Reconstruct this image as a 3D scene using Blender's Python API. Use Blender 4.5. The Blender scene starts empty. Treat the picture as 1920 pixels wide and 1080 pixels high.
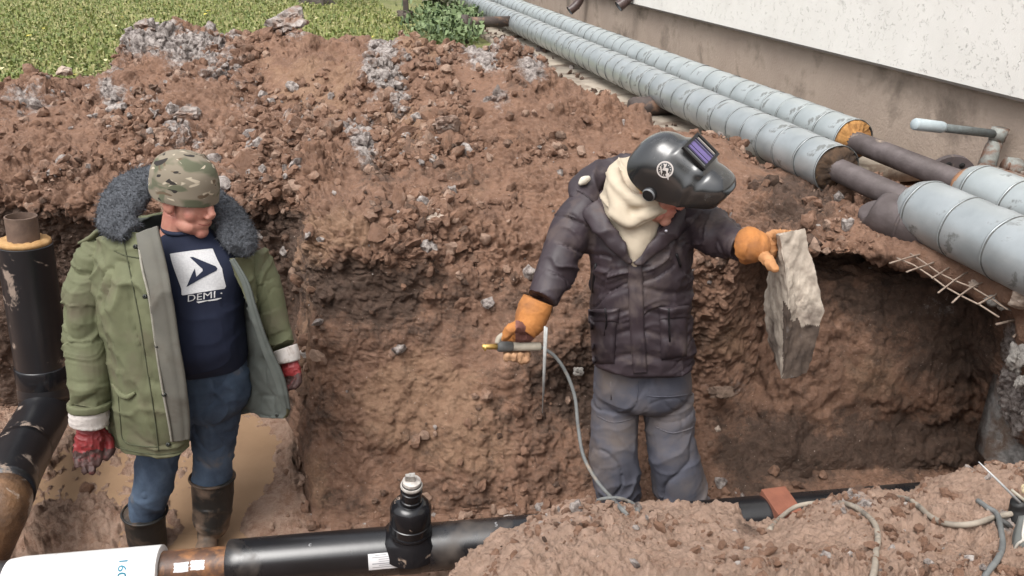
import bpy, math, random
import numpy as np
from mathutils import Vector, Matrix
from mathutils.bvhtree import BVHTree

# ------------------------------------------------------------------ camera, sky, sun, exposure
C = bpy.context.scene.collection
SC = bpy.context.scene
PITCH = math.radians(24.0); FPX = 1550.0; CAMZ = 1.30
cd = bpy.data.cameras.new('camera'); cam = bpy.data.objects.new('camera', cd); C.objects.link(cam)
cam.location = (0, 0, CAMZ); cam.rotation_euler = (math.pi/2 - PITCH, 0, 0)
cd.angle = 2*math.atan(960/FPX); cd.clip_start = 0.05; cd.clip_end = 300
SC.camera = cam
W = bpy.data.worlds.new('World'); SC.world = W; W.use_nodes = True
wn = W.node_tree.nodes; wl = W.node_tree.links
sky = wn.new('ShaderNodeTexSky'); sky.sky_type = 'NISHITA'; sky.sun_disc = False
SUN_EL, SUN_AZ = math.radians(62), math.radians(215)
sky.sun_elevation = SUN_EL; sky.sun_rotation = SUN_AZ; sky.air_density = 1.0; sky.dust_density = 6.0; sky.ozone_density = 1.0
hs = wn.new('ShaderNodeHueSaturation'); hs.inputs['Saturation'].default_value = 0.22
wl.new(sky.outputs[0], hs.inputs['Color']); wl.new(hs.outputs[0], wn['Background'].inputs[0])
wn['Background'].inputs[1].default_value = 0.15
sd = bpy.data.lights.new('sun', 'SUN'); sd.energy = 1.05; sd.angle = math.radians(40); sd.color = (1, .97, .93)
sun = bpy.data.objects.new('sun', sd); C.objects.link(sun)
SDIR = Vector((math.sin(SUN_AZ)*math.cos(SUN_EL), math.cos(SUN_AZ)*math.cos(SUN_EL), math.sin(SUN_EL)))
sun.rotation_euler = SDIR.to_track_quat('Z', 'Y').to_euler()
SC.view_settings.view_transform = 'Standard'; SC.view_settings.look = 'None'
SC.view_settings.exposure = 0.74; SC.view_settings.gamma = 1.0; SC.view_settings.use_curve_mapping = False

# ------------------------------------------------------------------ helpers
SP, CP = math.sin(PITCH), math.cos(PITCH)
CR = np.array((1., 0, 0)); CU = np.array((0, SP, CP)); CT = np.array((0, -CP, SP))   # right, up, towards the viewer
CAM = np.array((0, 0, CAMZ))
def ray(px, py):
    a = (px-960)/FPX; b = (py-540)/FPX
    return np.array((a, CP - b*SP, -SP - b*CP))
def A(px, py, Y):
    d = ray(px, py); return CAM + d*(Y/d[1])
def G(px, py, z):
    d = ray(px, py); return CAM + d*((z-CAMZ)/d[2])
def proj(P):
    P = np.atleast_2d(P) - CAM
    dep = P[:, 1]*CP - P[:, 2]*SP
    up = P[:, 1]*SP + P[:, 2]*CP
    return 960 + FPX*P[:, 0]/dep, 540 - FPX*up/dep, dep
def cdir(r, u, t):
    v = r*CR + u*CU + t*CT; return v/np.linalg.norm(v)

def _h(ix, iy, iz, s):
    h = (ix.astype(np.uint32)*np.uint32(374761393)) ^ (iy.astype(np.uint32)*np.uint32(668265263)) ^ (iz.astype(np.uint32)*np.uint32(2147483647)) ^ np.uint32((s*1274126177 + 97) & 0xffffffff)
    h = (h ^ (h >> np.uint32(13)))*np.uint32(1274126177)
    h = (h ^ (h >> np.uint32(16)))*np.uint32(2246822519)
    return h ^ (h >> np.uint32(15))
def _r(h): return (h & np.uint32(0xffff)).astype(np.float32)/65535.0
def vn(P, s=0):
    """value noise -1..1"""
    P = np.asarray(P, np.float32); I = np.floor(P).astype(np.int32); f = P - I
    f = f*f*f*(f*(f*6-15)+10)
    out = 0
    for dx in (0, 1):
        for dy in (0, 1):
            for dz in (0, 1):
                w = (f[:, 0] if dx else 1-f[:, 0])*(f[:, 1] if dy else 1-f[:, 1])*(f[:, 2] if dz else 1-f[:, 2])
                out = out + w*_r(_h(I[:, 0]+dx, I[:, 1]+dy, I[:, 2]+dz, s))
    return out*2-1
def fbm(P, s=0, o=4, g=.5):
    P = np.asarray(P, np.float32); a = 1; t = 0; out = 0
    for k in range(o):
        out = out + a*vn(P*2.03**k + 7.3*k, s+k); t += a; a *= g
    return out/t
def bumps(P, s=0, prob=.8):
    """rounded clods: union of balls of random size in unit cells; 0..~0.6"""
    P = np.asarray(P, np.float32); I = np.floor(P).astype(np.int32)
    out = np.zeros(len(P), np.float32)
    for dx in (-1, 0, 1):
        for dy in (-1, 0, 1):
            for dz in (-1, 0, 1):
                cx, cy, cz = I[:, 0]+dx, I[:, 1]+dy, I[:, 2]+dz
                h = _h(cx, cy, cz, s); r1 = _r(h); h2 = _h(cx, cy, cz, s+11); r2 = _r(h2)
                h3 = _h(cx, cy, cz, s+23)
                ex = P[:, 0]-cx-r1; ey = P[:, 1]-cy-_r(h >> np.uint32(16)); ez = P[:, 2]-cz-r2
                rad = (.25+.5*_r(h3))*(_r(h2 >> np.uint32(16)) < prob)
                q = rad*rad - (ex*ex+ey*ey+ez*ez)
                np.maximum(out, q, out=out)
    return np.sqrt(out)

class MB:
    def __init__(s): s.v = []; s.f = []; s.n = 0; s.mi = []
    def add(s, V, F, mi=0):
        V = np.asarray(V, float); s.v.append(V)
        for f in F: s.f.append([i+s.n for i in f])
        s.mi += [mi]*len(F); s.n += len(V); return s
    def loft(s, rings, closed=True, cap=True, mi=0):
        """rings: list of (n,3) arrays"""
        n = len(rings[0]); V = np.vstack(rings); F = []
        for k in range(len(rings)-1):
            for i in range(n if closed else n-1):
                j = (i+1) % n
                F.append((k*n+i, k*n+j, (k+1)*n+j, (k+1)*n+i))
        if cap and closed:
            V = np.vstack([V, rings[0].mean(0), rings[-1].mean(0)]); a = len(V)-2; b = len(V)-1; o = (len(rings)-1)*n
            for i in range(n):
                j = (i+1) % n
                F.append((a, j, i)); F.append((b, o+i, o+j))
        return s.add(V, F, mi)
    def tube(s, pts, r, n=16, mi=0, cap=True, flat=1.0, up=None, sub=0):
        """swept tube; r scalar or per point, flat: ratio of second axis"""
        P = np.array(pts, float); R = np.array(r if np.ndim(r) else [r]*len(P), float)
        if sub:
            P = cr(P, sub); R = cr(R[:, None], sub)[:, 0]
        T = np.gradient(P, axis=0); T /= np.linalg.norm(T, axis=1)[:, None]+1e-12
        u = np.array(up if up is not None else ((0, 0, 1) if abs(T[0, 2]) < .9 else (0, 1, 0)), float)
        rings = []; th = np.linspace(0, 2*np.pi, n, endpoint=False)
        for p, t, q in zip(P, T, R):
            u = u - t*(u@t); u /= np.linalg.norm(u)+1e-12; w = np.cross(t, u)
            rings.append(p + q*(np.cos(th)[:, None]*w + flat*np.sin(th)[:, None]*u))
        return s.loft(rings, True, cap, mi)
    def ell(s, c, r, B=None, n=16, m=10, mi=0):
        th = np.linspace(0, 2*np.pi, n, endpoint=False); rings = []
        for ph in np.linspace(.12, np.pi-.12, m):
            q = np.stack([np.sin(ph)*np.cos(th)*r[0], np.sin(ph)*np.sin(th)*r[1], np.full(n, np.cos(ph)*r[2])], 1)
            if B is not None: q = q @ np.array(B)
            rings.append(q+np.array(c))
        return s.loft(rings[::-1], True, True, mi)
    def box(s, c, h, B=None, mi=0, jit=0):
        q = np.array([(x, y, z) for x in (-1, 1) for y in (-1, 1) for z in (-1, 1)], float)*np.array(h)
        if jit: q += np.random.uniform(-jit, jit, q.shape)
        if B is not None: q = q @ np.array(B)
        return s.add(q+np.array(c), [(0, 1, 3, 2), (4, 6, 7, 5), (0, 4, 5, 1), (2, 3, 7, 6), (0, 2, 6, 4), (1, 5, 7, 3)], mi)
    def V(s): return np.vstack(s.v)

def cr(P, sub):
    """Catmull-Rom resample"""
    P = np.asarray(P, float); n = len(P); out = []
    for i in range(n-1):
        p0, p1, p2, p3 = P[max(i-1, 0)], P[i], P[i+1], P[min(i+2, n-1)]
        for k in range(sub):
            t = k/sub
            out.append(.5*((2*p1)+(p2-p0)*t+(2*p0-5*p1+4*p2-p3)*t*t+(3*p1-p0-3*p2+p3)*t**3))
    out.append(P[-1]); return np.array(out)

def wloc(o):
    l = Vector((0, 0, 0))
    while o: l = l+o.location; o = o.parent
    return np.array(l)
def mesh(name, V, F, mats, mi=None, smooth=True):
    me = bpy.data.meshes.new(name); V = np.asarray(V, np.float32)
    if isinstance(F, np.ndarray):
        k = F.shape[1]; me.vertices.add(len(V)); me.vertices.foreach_set('co', V.ravel())
        me.loops.add(F.size); me.loops.foreach_set('vertex_index', F.ravel().astype(np.int32))
        me.polygons.add(len(F)); me.polygons.foreach_set('loop_start', np.arange(0, F.size, k, dtype=np.int32))
        me.update(calc_edges=True)
    else:
        me.from_pydata(V.tolist(), [], F)
    for m in (mats if isinstance(mats, (list, tuple)) else [mats]): me.materials.append(m)
    if mi is not None: me.polygons.foreach_set('material_index', np.asarray(mi, np.int32))
    me.polygons.foreach_set('use_smooth', np.full(len(me.polygons), smooth)); me.update()
    return me
def put(name, me, parent=None):
    o = bpy.data.objects.new(name, me); C.objects.link(o)
    if parent: o.parent = parent
    return o
def ob(name, mb, mats, parent=None, smooth=True, at=None):
    """mb: MB or (V,F) in WORLD coordinates -> one object"""
    if isinstance(mb, MB): V, F, mi = mb.V(), mb.f, mb.mi
    else: V, F = mb[0], mb[1]; mi = mb[2] if len(mb) > 2 else None
    off = wloc(parent) if parent else (np.array(at, float) if at is not None else np.zeros(3))
    o = put(name, mesh(name, np.asarray(V)-off, F, mats, mi, smooth), parent)
    if not parent and at is not None: o.location = at
    return o
def autosmooth(o, deg=35):
    me = o.data; me.set_sharp_from_angle(angle=math.radians(deg)); return o
def tag(o, label=None, cat=None, group=None, kind=None):
    if label: o['label'] = label
    if cat: o['category'] = cat
    if group: o['group'] = group
    if kind: o['kind'] = kind
    return o
def thing(name, loc, label, cat, group=None):
    o = bpy.data.objects.new(name, None); C.objects.link(o); o.location = loc; o.empty_display_size = .1
    bpy.context.view_layer.update()
    return tag(o, label, cat, group)
def vox(mb, voxel, smooth=4, fac=.5):
    """union of overlapping closed shapes as one continuous surface"""
    V, F = mb.V(), mb.f
    me = bpy.data.meshes.new('tmp'); me.from_pydata(V.tolist(), [], F); me.update()
    o = bpy.data.objects.new('tmp', me); C.objects.link(o)
    m = o.modifiers.new('r', 'REMESH'); m.mode = 'VOXEL'; m.voxel_size = voxel
    if smooth:
        k = o.modifiers.new('s', 'SMOOTH'); k.iterations = smooth; k.factor = fac
    dg = bpy.context.evaluated_depsgraph_get(); ev = o.evaluated_get(dg)
    m2 = bpy.data.meshes.new_from_object(ev)
    n = len(m2.vertices); V = np.empty(n*3, np.float32); m2.vertices.foreach_get('co', V); V = V.reshape(-1, 3)
    L = np.empty(len(m2.loops), np.int32); m2.loops.foreach_get('vertex_index', L); F = L.reshape(-1, 4)
    N = np.empty(n*3, np.float32); m2.vertices.foreach_get('normal', N); N = N.reshape(-1, 3)
    bpy.data.objects.remove(o); bpy.data.meshes.remove(me); bpy.data.meshes.remove(m2)
    return V, F, N
def segcoord(V, segs):
    """nearest skeleton segment: distance along it (m) and segment index"""
    best = np.full(len(V), 1e9); s = np.zeros(len(V)); idx = np.zeros(len(V), int)
    acc = 0
    for k, (a, b) in enumerate(segs):
        a = np.array(a, float); b = np.array(b, float); d = b-a; L = np.linalg.norm(d); d /= L
        t = np.clip((V-a) @ d, 0, L); q = np.linalg.norm(V-a-t[:, None]*d, axis=1)
        m = q < best; best[m] = q[m]; s[m] = ((V-a) @ d)[m]+acc; idx[m] = k; acc += L
    return s, idx, best
def ridge(P, s=0): return 1-np.abs(vn(P, s))**.7

# ------------------------------------------------------------------ materials
def nod(m): return m.node_tree.nodes, m.node_tree.links
def M(name, col, col2=None, sc=12, rough=.75, bump=.25, bsc=90, metal=0, spec=.4, coat=0, dirt=None, dsc=6, dthr=.55, dsoft=.06, det=6, rough2=None, aniso=None, sheen=0, bdist=.004):
    m = bpy.data.materials.new(name); m.use_nodes = True; n, l = nod(m); b = n['Principled BSDF']
    b.inputs['Roughness'].default_value = rough; b.inputs['Metallic'].default_value = metal
    b.inputs['Specular IOR Level'].default_value = spec
    if coat: b.inputs['Coat Weight'].default_value = coat; b.inputs['Coat Roughness'].default_value = .12
    if sheen: b.inputs['Sheen Weight'].default_value = sheen
    tc = n.new('ShaderNodeTexCoord'); co = tc.outputs['Object']
    if aniso:
        mp = n.new('ShaderNodeMapping'); mp.inputs['Scale'].default_value = aniso; l.new(co, mp.inputs[0]); co = mp.outputs[0]
    def noise(s, d=det, dist=0):
        t = n.new('ShaderNodeTexNoise'); t.inputs['Scale'].default_value = s; t.inputs['Detail'].default_value = d
        t.inputs['Distortion'].default_value = dist; t.inputs['Roughness'].default_value = .6
        l.new(co, t.inputs['Vector']); return t
    c2 = col2 or tuple(x*.7 for x in col)
    t = noise(sc); rp = n.new('ShaderNodeValToRGB'); rp.color_ramp.elements[0].position = .32; rp.color_ramp.elements[1].position = .68
    rp.color_ramp.elements[0].color = (*c2, 1); rp.color_ramp.elements[1].color = (*col, 1); l.new(t.outputs[0], rp.inputs[0])
    out = rp.outputs[0]
    if dirt:
        d = noise(dsc, 8, .3); r2 = n.new('ShaderNodeValToRGB'); r2.color_ramp.elements[0].position = dthr-dsoft; r2.color_ramp.elements[1].position = dthr+dsoft
        l.new(d.outputs[0], r2.inputs[0])
        mx = n.new('ShaderNodeMixRGB'); l.new(r2.outputs[0], mx.inputs[0]); l.new(out, mx.inputs[1]); mx.inputs[2].default_value = (*dirt, 1); out = mx.outputs[0]
        if rough2 is not None:
            mr = n.new('ShaderNodeMapRange'); mr.inputs['To Min'].default_value = rough; mr.inputs['To Max'].default_value = rough2
            l.new(r2.outputs[0], mr.inputs[0]); l.new(mr.outputs[0], b.inputs['Roughness'])
    l.new(out, b.inputs['Base Color'])
    if bump:
        t2 = noise(bsc, 5); bp = n.new('ShaderNodeBump'); bp.inputs['Strength'].default_value = bump; bp.inputs['Distance'].default_value = bdist
        l.new(t2.outputs[0], bp.inputs['Height']); l.new(bp.outputs[0], b.inputs['Normal'])
    return m
MUD = (.23, .135, .09)

def soil_mat():
    m = bpy.data.materials.new('soil'); m.use_nodes = True; n, l = nod(m); b = n['Principled BSDF']
    at = n.new('ShaderNodeAttribute'); at.attribute_name = 'soil'
    sp = n.new('ShaderNodeSeparateColor'); l.new(at.outputs['Color'], sp.inputs[0])
    tc = n.new('ShaderNodeTexCoord')
    def noise(s, d=7, ro=.62):
        t = n.new('ShaderNodeTexNoise'); t.inputs['Scale'].default_value = s; t.inputs['Detail'].default_value = d; t.inputs['Roughness'].default_value = ro
        l.new(tc.outputs['Object'], t.inputs['Vector']); return t.outputs[0]
    def ramp(src, p0, p1, c0=(0, 0, 0), c1=(1, 1, 1)):
        r = n.new('ShaderNodeValToRGB'); r.color_ramp.elements[0].position = p0; r.color_ramp.elements[1].position = p1
        r.color_ramp.elements[0].color = (*c0, 1); r.color_ramp.elements[1].color = (*c1, 1); l.new(src, r.inputs[0]); return r.outputs[0]
    def mix(f, a, c):
        x = n.new('ShaderNodeMixRGB'); l.new(f, x.inputs[0])
        for s, i in ((a, 1), (c, 2)):
            if isinstance(s, tuple): x.inputs[i].default_value = (*s, 1)
            else: l.new(s, x.inputs[i])
        return x.outputs[0]
    def math_(op, a, c):
        x = n.new('ShaderNodeMath'); x.operation = op
        for s, i in ((a, 0), (c, 1)):
            if isinstance(s, (int, float)): x.inputs[i].default_value = s
            else: l.new(s, x.inputs[i])
        return x.outputs[0]
    base = ramp(noise(5), .3, .72, (.130, .068, .043), (.290, .163, .104))
    base = mix(ramp(noise(38, 5), .35, .7), base, ramp(noise(14), .3, .7, (.185, .106, .072), (.335, .208, .146)))
    clay = ramp(noise(20), .3, .7, (.215, .122, .076), (.335, .212, .138))
    grey = ramp(noise(38), .36, .66, (.12, .095, .085), (.52, .465, .43))
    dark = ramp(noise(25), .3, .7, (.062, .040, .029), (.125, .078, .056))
    pale = ramp(noise(30), .3, .7, (.30, .2, .145), (.42, .29, .22))
    nz = noise(6, 9, .75); nz2 = noise(13, 9, .8)
    def m_(ch, src, k=1.0):   # break the mask up with noise
        return ramp(math_('ADD', math_('MULTIPLY', ch, k), math_('MULTIPLY', src, 1.25)), .80, 1.16)
    c = mix(m_(sp.outputs[1], nz), base, clay)
    c = mix(m_(at.outputs['Alpha'], nz2), c, pale)
    dk = m_(sp.outputs[2], nz)
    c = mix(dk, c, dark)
    c = mix(m_(sp.outputs[0], nz2), c, grey)
    c = mix(ramp(noise(85, 2), .70, .76), c, (.42, .34, .29))
    l.new(c, b.inputs['Base Color'])
    l.new(ramp(noise(7), .35, .6, (.5, .5, .5), (.95, .95, .95)), b.inputs['Roughness'])
    b.inputs['Specular IOR Level'].default_value = .35
    bp = n.new('ShaderNodeBump'); bp.inputs['Strength'].default_value = 1.0; bp.inputs['Distance'].default_value = .016
    l.new(math_('ADD', noise(70, 8, .7), math_('MULTIPLY', noise(220, 3), .35)), bp.inputs['Height']); l.new(bp.outputs[0], b.inputs['Normal'])
    return m
SOIL = soil_mat()
def set_soil(me, R, Gc, B, Al):
    a = me.attributes.new('soil', 'FLOAT_COLOR', 'POINT')
    a.data.foreach_set('color', np.clip(np.stack([R, Gc, B, Al], 1), 0, 1).astype(np.float32).ravel())

# ------------------------------------------------------------------ the excavated earth: one sheet from behind the heap to the pit floor
def pchip(x, Y, xq):
    """monotone cubic along axis 0"""
    x = np.asarray(x, float); h = np.diff(x); d = np.diff(Y, axis=0)/h.reshape(-1, *([1]*(Y.ndim-1)))
    m = np.zeros_like(Y); a, b = d[:-1], d[1:]
    ok = a*b > 0; m[1:-1] = np.where(ok, 2*a*b/np.where(ok, a+b, 1), 0); m[0] = d[0]; m[-1] = d[-1]
    k = np.clip(np.searchsorted(x, xq, 'right')-1, 0, len(x)-2); hh = h[k]; t = (xq-x[k])/hh
    e = (-1,)+(1,)*(Y.ndim-1); t = t.reshape(e); hh = hh.reshape(e)
    return (1+2*t)*(1-t)**2*Y[k]+t*(1-t)**2*hh*m[k]+t*t*(3-2*t)*Y[k+1]+t*t*(t-1)*hh*m[k+1]
def wp(px, Y, z):
    """point at distance Y and height z on the vertical plane through image column px at height 540"""
    return np.array(((px-960)/FPX*(Y*CP+(CAMZ-z)*SP), Y, z))
cols = []
def col(px, crest, s3, s4, s5, edge, w7, w8, base, fl=None, floorz=-1.2, back=None):
    c = A(px, *crest)
    bk = back if back is not None else 1.5
    n0 = wp(px, c[1]+bk+1.6, -.16); n0[0] = c[0]*(c[1]+bk+1.6)/c[1]
    n1 = wp(px, c[1]+bk, -.12); n1[0] = c[0]*(c[1]+bk)/c[1]
    nd = [n0, n1, c]
    for q in (s3, s4, s5, edge, w7, w8):
        nd.append(q if isinstance(q, np.ndarray) else A(px, *q))
    b = base if isinstance(base, np.ndarray) else G(px, base, floorz)
    nd.append(b)
    xs = b[0]/b[1]
    f1 = G(px, fl or 1010, floorz-.0)
    if f1[1] > b[1]-.1: f1 = np.array((b[0]-.1*xs, b[1]-.1, floorz))
    nd.append(f1)
    nd.append(np.array((f1[0]*.62, 1.7, floorz-.06)))
    cols.append((px, np.array(nd)))
L_ = dict(fl=1000)
col(-2600, (240, 5.2), (280, 4.9), (320, 4.6), (350, 4.3), (375, 4.05), (480, 4.05), (600, 4.0), 762)
col(-500, (190, 5.4), (235, 4.9), (280, 4.5), (330, 4.25), (375, 4.05), (480, 4.04), (600, 4.0), 762)
col(0, (150, 5.6), (200, 5.0), (255, 4.6), (320, 4.3), (376, 4.06), (480, 4.04), (600, 4.0), 760)
col(150, (147, 5.7), (200, 5.05), (260, 4.62), (320, 4.32), (376, 4.06), (480, 4.05), (600, 4.02), 758)
col(205, (125, 5.8), (190, 5.1), (258, 4.65), (320, 4.33), (378, 4.06), (480, 4.05), (600, 4.02), 757)
col(250, (68, 6.0), (160, 5.2), (250, 4.68), (320, 4.34), (380, 4.06), (480, 4.05), (600, 4.02), 756)
col(330, (56, 6.0), (150, 5.25), (245, 4.7), (320, 4.34), (380, 4.06), (480, 4.05), (600, 4.02), 755)
col(430, (74, 6.0), (155, 5.25), (245, 4.7), (320, 4.34), (378, 4.06), (480, 4.05), (600, 4.02), 753)
col(545, (56, 6.0), (150, 5.2), (245, 4.65), (315, 4.32), (362, 4.08), (470, 4.06), (600, 4.02), 752)
col(570, (60, 5.95), (150, 5.15), (245, 4.6), (315, 4.22), (378, 3.92), (520, 3.72), (700, 3.55), 930, 1000)
col(596, (64, 5.9), (155, 5.1), (250, 4.55), (330, 4.1), (440, 3.62), (590, 3.42), (780, 3.24), 988, 1010)
col(700, (72, 5.7), (165, 4.95), (260, 4.4), (350, 4.0), (455, 3.55), (600, 3.4), (780, 3.22), 985, 1010)
col(770, (68, 5.6), (165, 4.9), (265, 4.35), (355, 3.95), (460, 3.55), (600, 3.42), (775, 3.25), 980, 1010)
col(860, (88, 5.35), (170, 4.8), (270, 4.32), (360, 3.98), (460, 3.68), (600, 3.46), (765, 3.26), 972, 1005)
col(905, (90, 5.2), (175, 4.72), (275, 4.30), (365, 3.98), (460, 3.71), (600, 3.47), (765, 3.28), 968, 1000)
col(960, (78, 5.15), (175, 4.65), (275, 4.28), (365, 3.98), (460, 3.72), (600, 3.48), (765, 3.3), 962, 1000, -1.18)
col(1010, (120, 5.0), (200, 4.6), (285, 4.25), (370, 3.97), (465, 3.72), (600, 3.50), (765, 3.32), 955, 1000, -1.16)
col(1100, (185, 4.85), (250, 4.5), (320, 4.2), (390, 3.95), (470, 3.74), (600, 3.54), (765, 3.36), 935, 1000, -1.12)
col(1180, (215, 4.75), (275, 4.45), (335, 4.15), (400, 3.9), (475, 3.68), (600, 3.55), (765, 3.42), 920, 1000, -1.1)
col(1225, (250, 4.55), (300, 4.3), (350, 4.08), (410, 3.88), (480, 3.68), (600, 3.56), (765, 3.45), 912, 1000, -1.1, .5)
col(1340, (275, 4.6), (325, 4.2), (372, 3.92), (420, 3.72), (480, 3.62), (600, 3.58), (765, 3.5), 902, 1000, -1.1, .2)
col(1430, (312, 4.55), (348, 4.15), (385, 3.85), (425, 3.6), (468, 3.45), wp(1430, 3.72, -.16), (640, 3.66), 890, 1000, -1.12, .2)
col(1480, (320, 4.5), (352, 4.1), (388, 3.8), (426, 3.54), (468, 3.38), wp(1480, 4.05, -.14), (528, 3.52), 888, 1000, -1.14, .2)
col(1560, (335, 4.4), (362, 4.05), (394, 3.78), (430, 3.52), (473, 3.34), wp(1560, 4.2, -.15), (535, 3.53), 886, 1000, -1.16, .2)
col(1680, (370, 4.1), (395, 3.85), (420, 3.65), (448, 3.46), (481, 3.30), wp(1680, 4.2, -.15), (534, 3.50), 882, 1000, -1.18, .3)
col(1760, (392, 3.95), (418, 3.7), (445, 3.5), (470, 3.35), (496, 3.22), wp(1760, 4.05, -.16), (545, 3.42), 880, 1000, -1.2, .3)
col(1830, (420, 3.75), (445, 3.55), (470, 3.38), (495, 3.24), (520, 3.12), wp(1830, 3.7, -.16), (580, 3.38), 880, 1000, -1.2, .3)
col(1885, (445, 3.55), (470, 3.4), (495, 3.22), (520, 3.1), (545, 2.98), (610, 3.08), (720, 3.1), 885, 1000, -1.2, .4)
col(1930, (470, 3.4), (495, 3.2), (520, 3.05), (545, 2.92), (565, 2.84), (640, 2.84), (740, 2.84), 930, 1000, -1.2, .5)
col(2100, (500, 3.2), (520, 3.0), (550, 2.8), (580, 2.62), (610, 2.5), (700, 2.5), (800, 2.46), 1000, 1040, -1.2, .6)
col(3200, (500, 3.2), (520, 3.0), (550, 2.8), (600, 2.4), (650, 2.3), (700, 2.3), (800, 2.3), 1050, 1090, -1.2, .6)
U = np.array([c[0] for c in cols], float); K = np.stack([c[1] for c in cols])       # (ncol, 12, 3)
uq = np.concatenate([np.linspace(-2600, -700, 12, endpoint=False), np.linspace(-700, -80, 80, endpoint=False), np.linspace(-80, 538, 230, endpoint=False), np.linspace(538, 612, 80, endpoint=False), np.linspace(612, 1990, 520, endpoint=False), np.linspace(1990, 3200, 34)])
rows = [5, 16, 82, 84, 74, 66, 92, 88, 92, 84, 24]
vq = np.concatenate([k+np.linspace(0, 1, r, endpoint=False) for k, r in enumerate(rows)]+[[11.0]])
S = pchip(U, K, uq); S = np.moveaxis(pchip(np.arange(12.), np.moveaxis(S, 1, 0), vq), 0, 1)   # (nu, nv, 3)
nu, nv = S.shape[:2]
def gnorm(S):
    du = np.gradient(S, axis=0); dv = np.gradient(S, axis=1)
    n = np.cross(du, dv); n /= np.linalg.norm(n, axis=2)[..., None]+1e-12
    return n
def orient(n): return n if n[nu//2, nv//3, 2] > 0 else -n
def blur(Q, it):
    for _ in range(it):
        Q = Q.copy(); Q[1:-1] = (Q[:-2]+2*Q[1:-1]+Q[2:])/4; Q[:, 1:-1] = (Q[:, :-2]+2*Q[:, 1:-1]+Q[:, 2:])/4
    return Q
S = blur(S, 5)
PX, PY, _d = proj(S.reshape(-1, 3))
VV = np.tile(vq, nu)
def gz(x, y, rx, ry): return np.exp(-(((PX-x)/rx)**2+((PY-y)/ry)**2))
def sm(x, a, b): t = np.clip((x-a)/(b-a), 0, 1); return t*t*(3-2*t)
isfloor = sm(VV, 8.75, 9.1); iswall = sm(VV, 6.0, 6.6)*(1-isfloor); isheap = 1-sm(VV, 6.0, 6.6)
smoothp = np.clip(gz(560, 150, 80, 70)+gz(740, 240, 40, 60)*.6+gz(760, 740, 80, 60)*.4, 0, 1)
N = orient(gnorm(S)).reshape(-1, 3); P = S.reshape(-1, 3)
lo = fbm(P*1.6, 3, 3)*.10*isheap + fbm(P*2.6, 5, 3)*(.06*isheap+.075*iswall+.022*isfloor)
# photo landmarks of the heap and walls: hollows and knobs
lo += np.exp(-((VV-6.0)/.55)**2)*(PX < 900)*(.05*fbm(P*4.2, 55, 3))
lo += np.exp(-((VV-2.1)/.5)**2)*(PX < 1000)*(.13*np.abs(fbm(P*4.5, 57, 3))+.06*fbm(P*9, 58, 2)-.02)
lo += -.06*gz(740, 370, 26, 70)*isheap + .05*gz(700, 130, 45, 60) + .05*gz(930, 190, 28, 35)+.05*gz(1000, 130, 40, 40) - .05*gz(640, 250, 20, 60)
lo += .05*gz(1050, 650, 60, 60) - .05*gz(1080, 740, 60, 50) - .04*gz(1040, 580, 60, 40)
lo += -.05*gz(1700, 800, 110, 40)+.05*gz(1620, 700, 90, 60)
lo += isfloor*(-.03*gz(455, 850, 70, 80)-.032*gz(395, 960, 60, 60)-.03*gz(170, 890, 60, 30)+.05*gz(560, 900, 45, 90)+.035*gz(130, 980, 100, 30)+.03*gz(500, 985, 60, 25))
P = P+N*lo[:, None]; S2 = P.reshape(nu, nv, 3); N = orient(gnorm(S2)).reshape(-1, 3)
wq = P+.03*np.stack([fbm(P*14, 41, 2), fbm(P*14, 42, 2), fbm(P*14, 43, 2)], 1)
patch = np.clip(.55+1.2*fbm(P*1.7, 77, 3), .10, 1.3)
rough = (isheap*1.0+iswall*(.40+.14*(PX > 900))+isfloor*.55)*(1-.8*smoothp)*patch
rough *= 1-.85*isfloor*np.clip(gz(455, 850, 60, 70)+gz(395, 960, 50, 50), 0, 1)
wq = wq+.010*np.stack([fbm(P*55, 44, 2), fbm(P*55, 45, 2), fbm(P*55, 46, 2)], 1)
hi = rough*(.075*bumps(wq*8, 1, .4)*np.clip(.6+fbm(P*3, 91, 2), 0, 1.4)+.058*bumps(wq*15, 2, .6)+.045*bumps(wq*29, 3, .75)+.026*bumps(wq*56, 4, .85)-.035*ridge(wq*9, 61)**5-.020*ridge(wq*21, 62)**5)
hi += (.25+.75*rough)*(.016*fbm(P*24, 8, 3)+.012*fbm(P*70, 9, 2)) + iswall*(.035*np.abs(fbm(P*np.array((6, 6, 2.0)), 33, 3))+.012*fbm(P*np.array((24, 24, 7)), 35, 3))
P = P+N*hi[:, None]
# the heap's far foot must stay under the lawn
iF = (np.arange(nu)[:, None]*nv+np.arange(nv)).astype(np.int32)
F = np.stack([iF[:-1, :-1], iF[:-1, 1:], iF[1:, 1:], iF[1:, :-1]], -1).reshape(-1, 4)
n_t = np.cross(P[F[:, 1]]-P[F[:, 0]], P[F[:, 3]]-P[F[:, 0]])
if n_t[:, 2].mean() < 0: F = F[:, ::-1]
TP0 = P
me = mesh('pit_soil', P, np.ascontiguousarray(F), SOIL)
mR = gz(720, 120, 30, 65)*.8+gz(735, 180, 25, 40)+gz(660, 225, 22, 30)*.8+gz(270, 70, 45, 28)+gz(215, 190, 22, 55)*.8+gz(350, 70, 70, 30)*.8+gz(340, 225, 50, 45)*.9+gz(540, 55, 60, 16)*.5+gz(920, 100, 50, 28)*.8+gz(940, 185, 22, 32)*.25+gz(1000, 130, 30, 30)*.4+gz(60, 215, 60, 35)*.5+gz(560, 210, 140, 25)*.28+gz(390, 130, 60, 30)*.6+gz(685, 265, 20, 40)*.5
mR = mR+gz(1905, 770, 26, 110)*.95+gz(1900, 640, 25, 40)*.4+gz(1350, 740, 40, 70)*.3+gz(1780, 560, 60, 40)*.25
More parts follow.
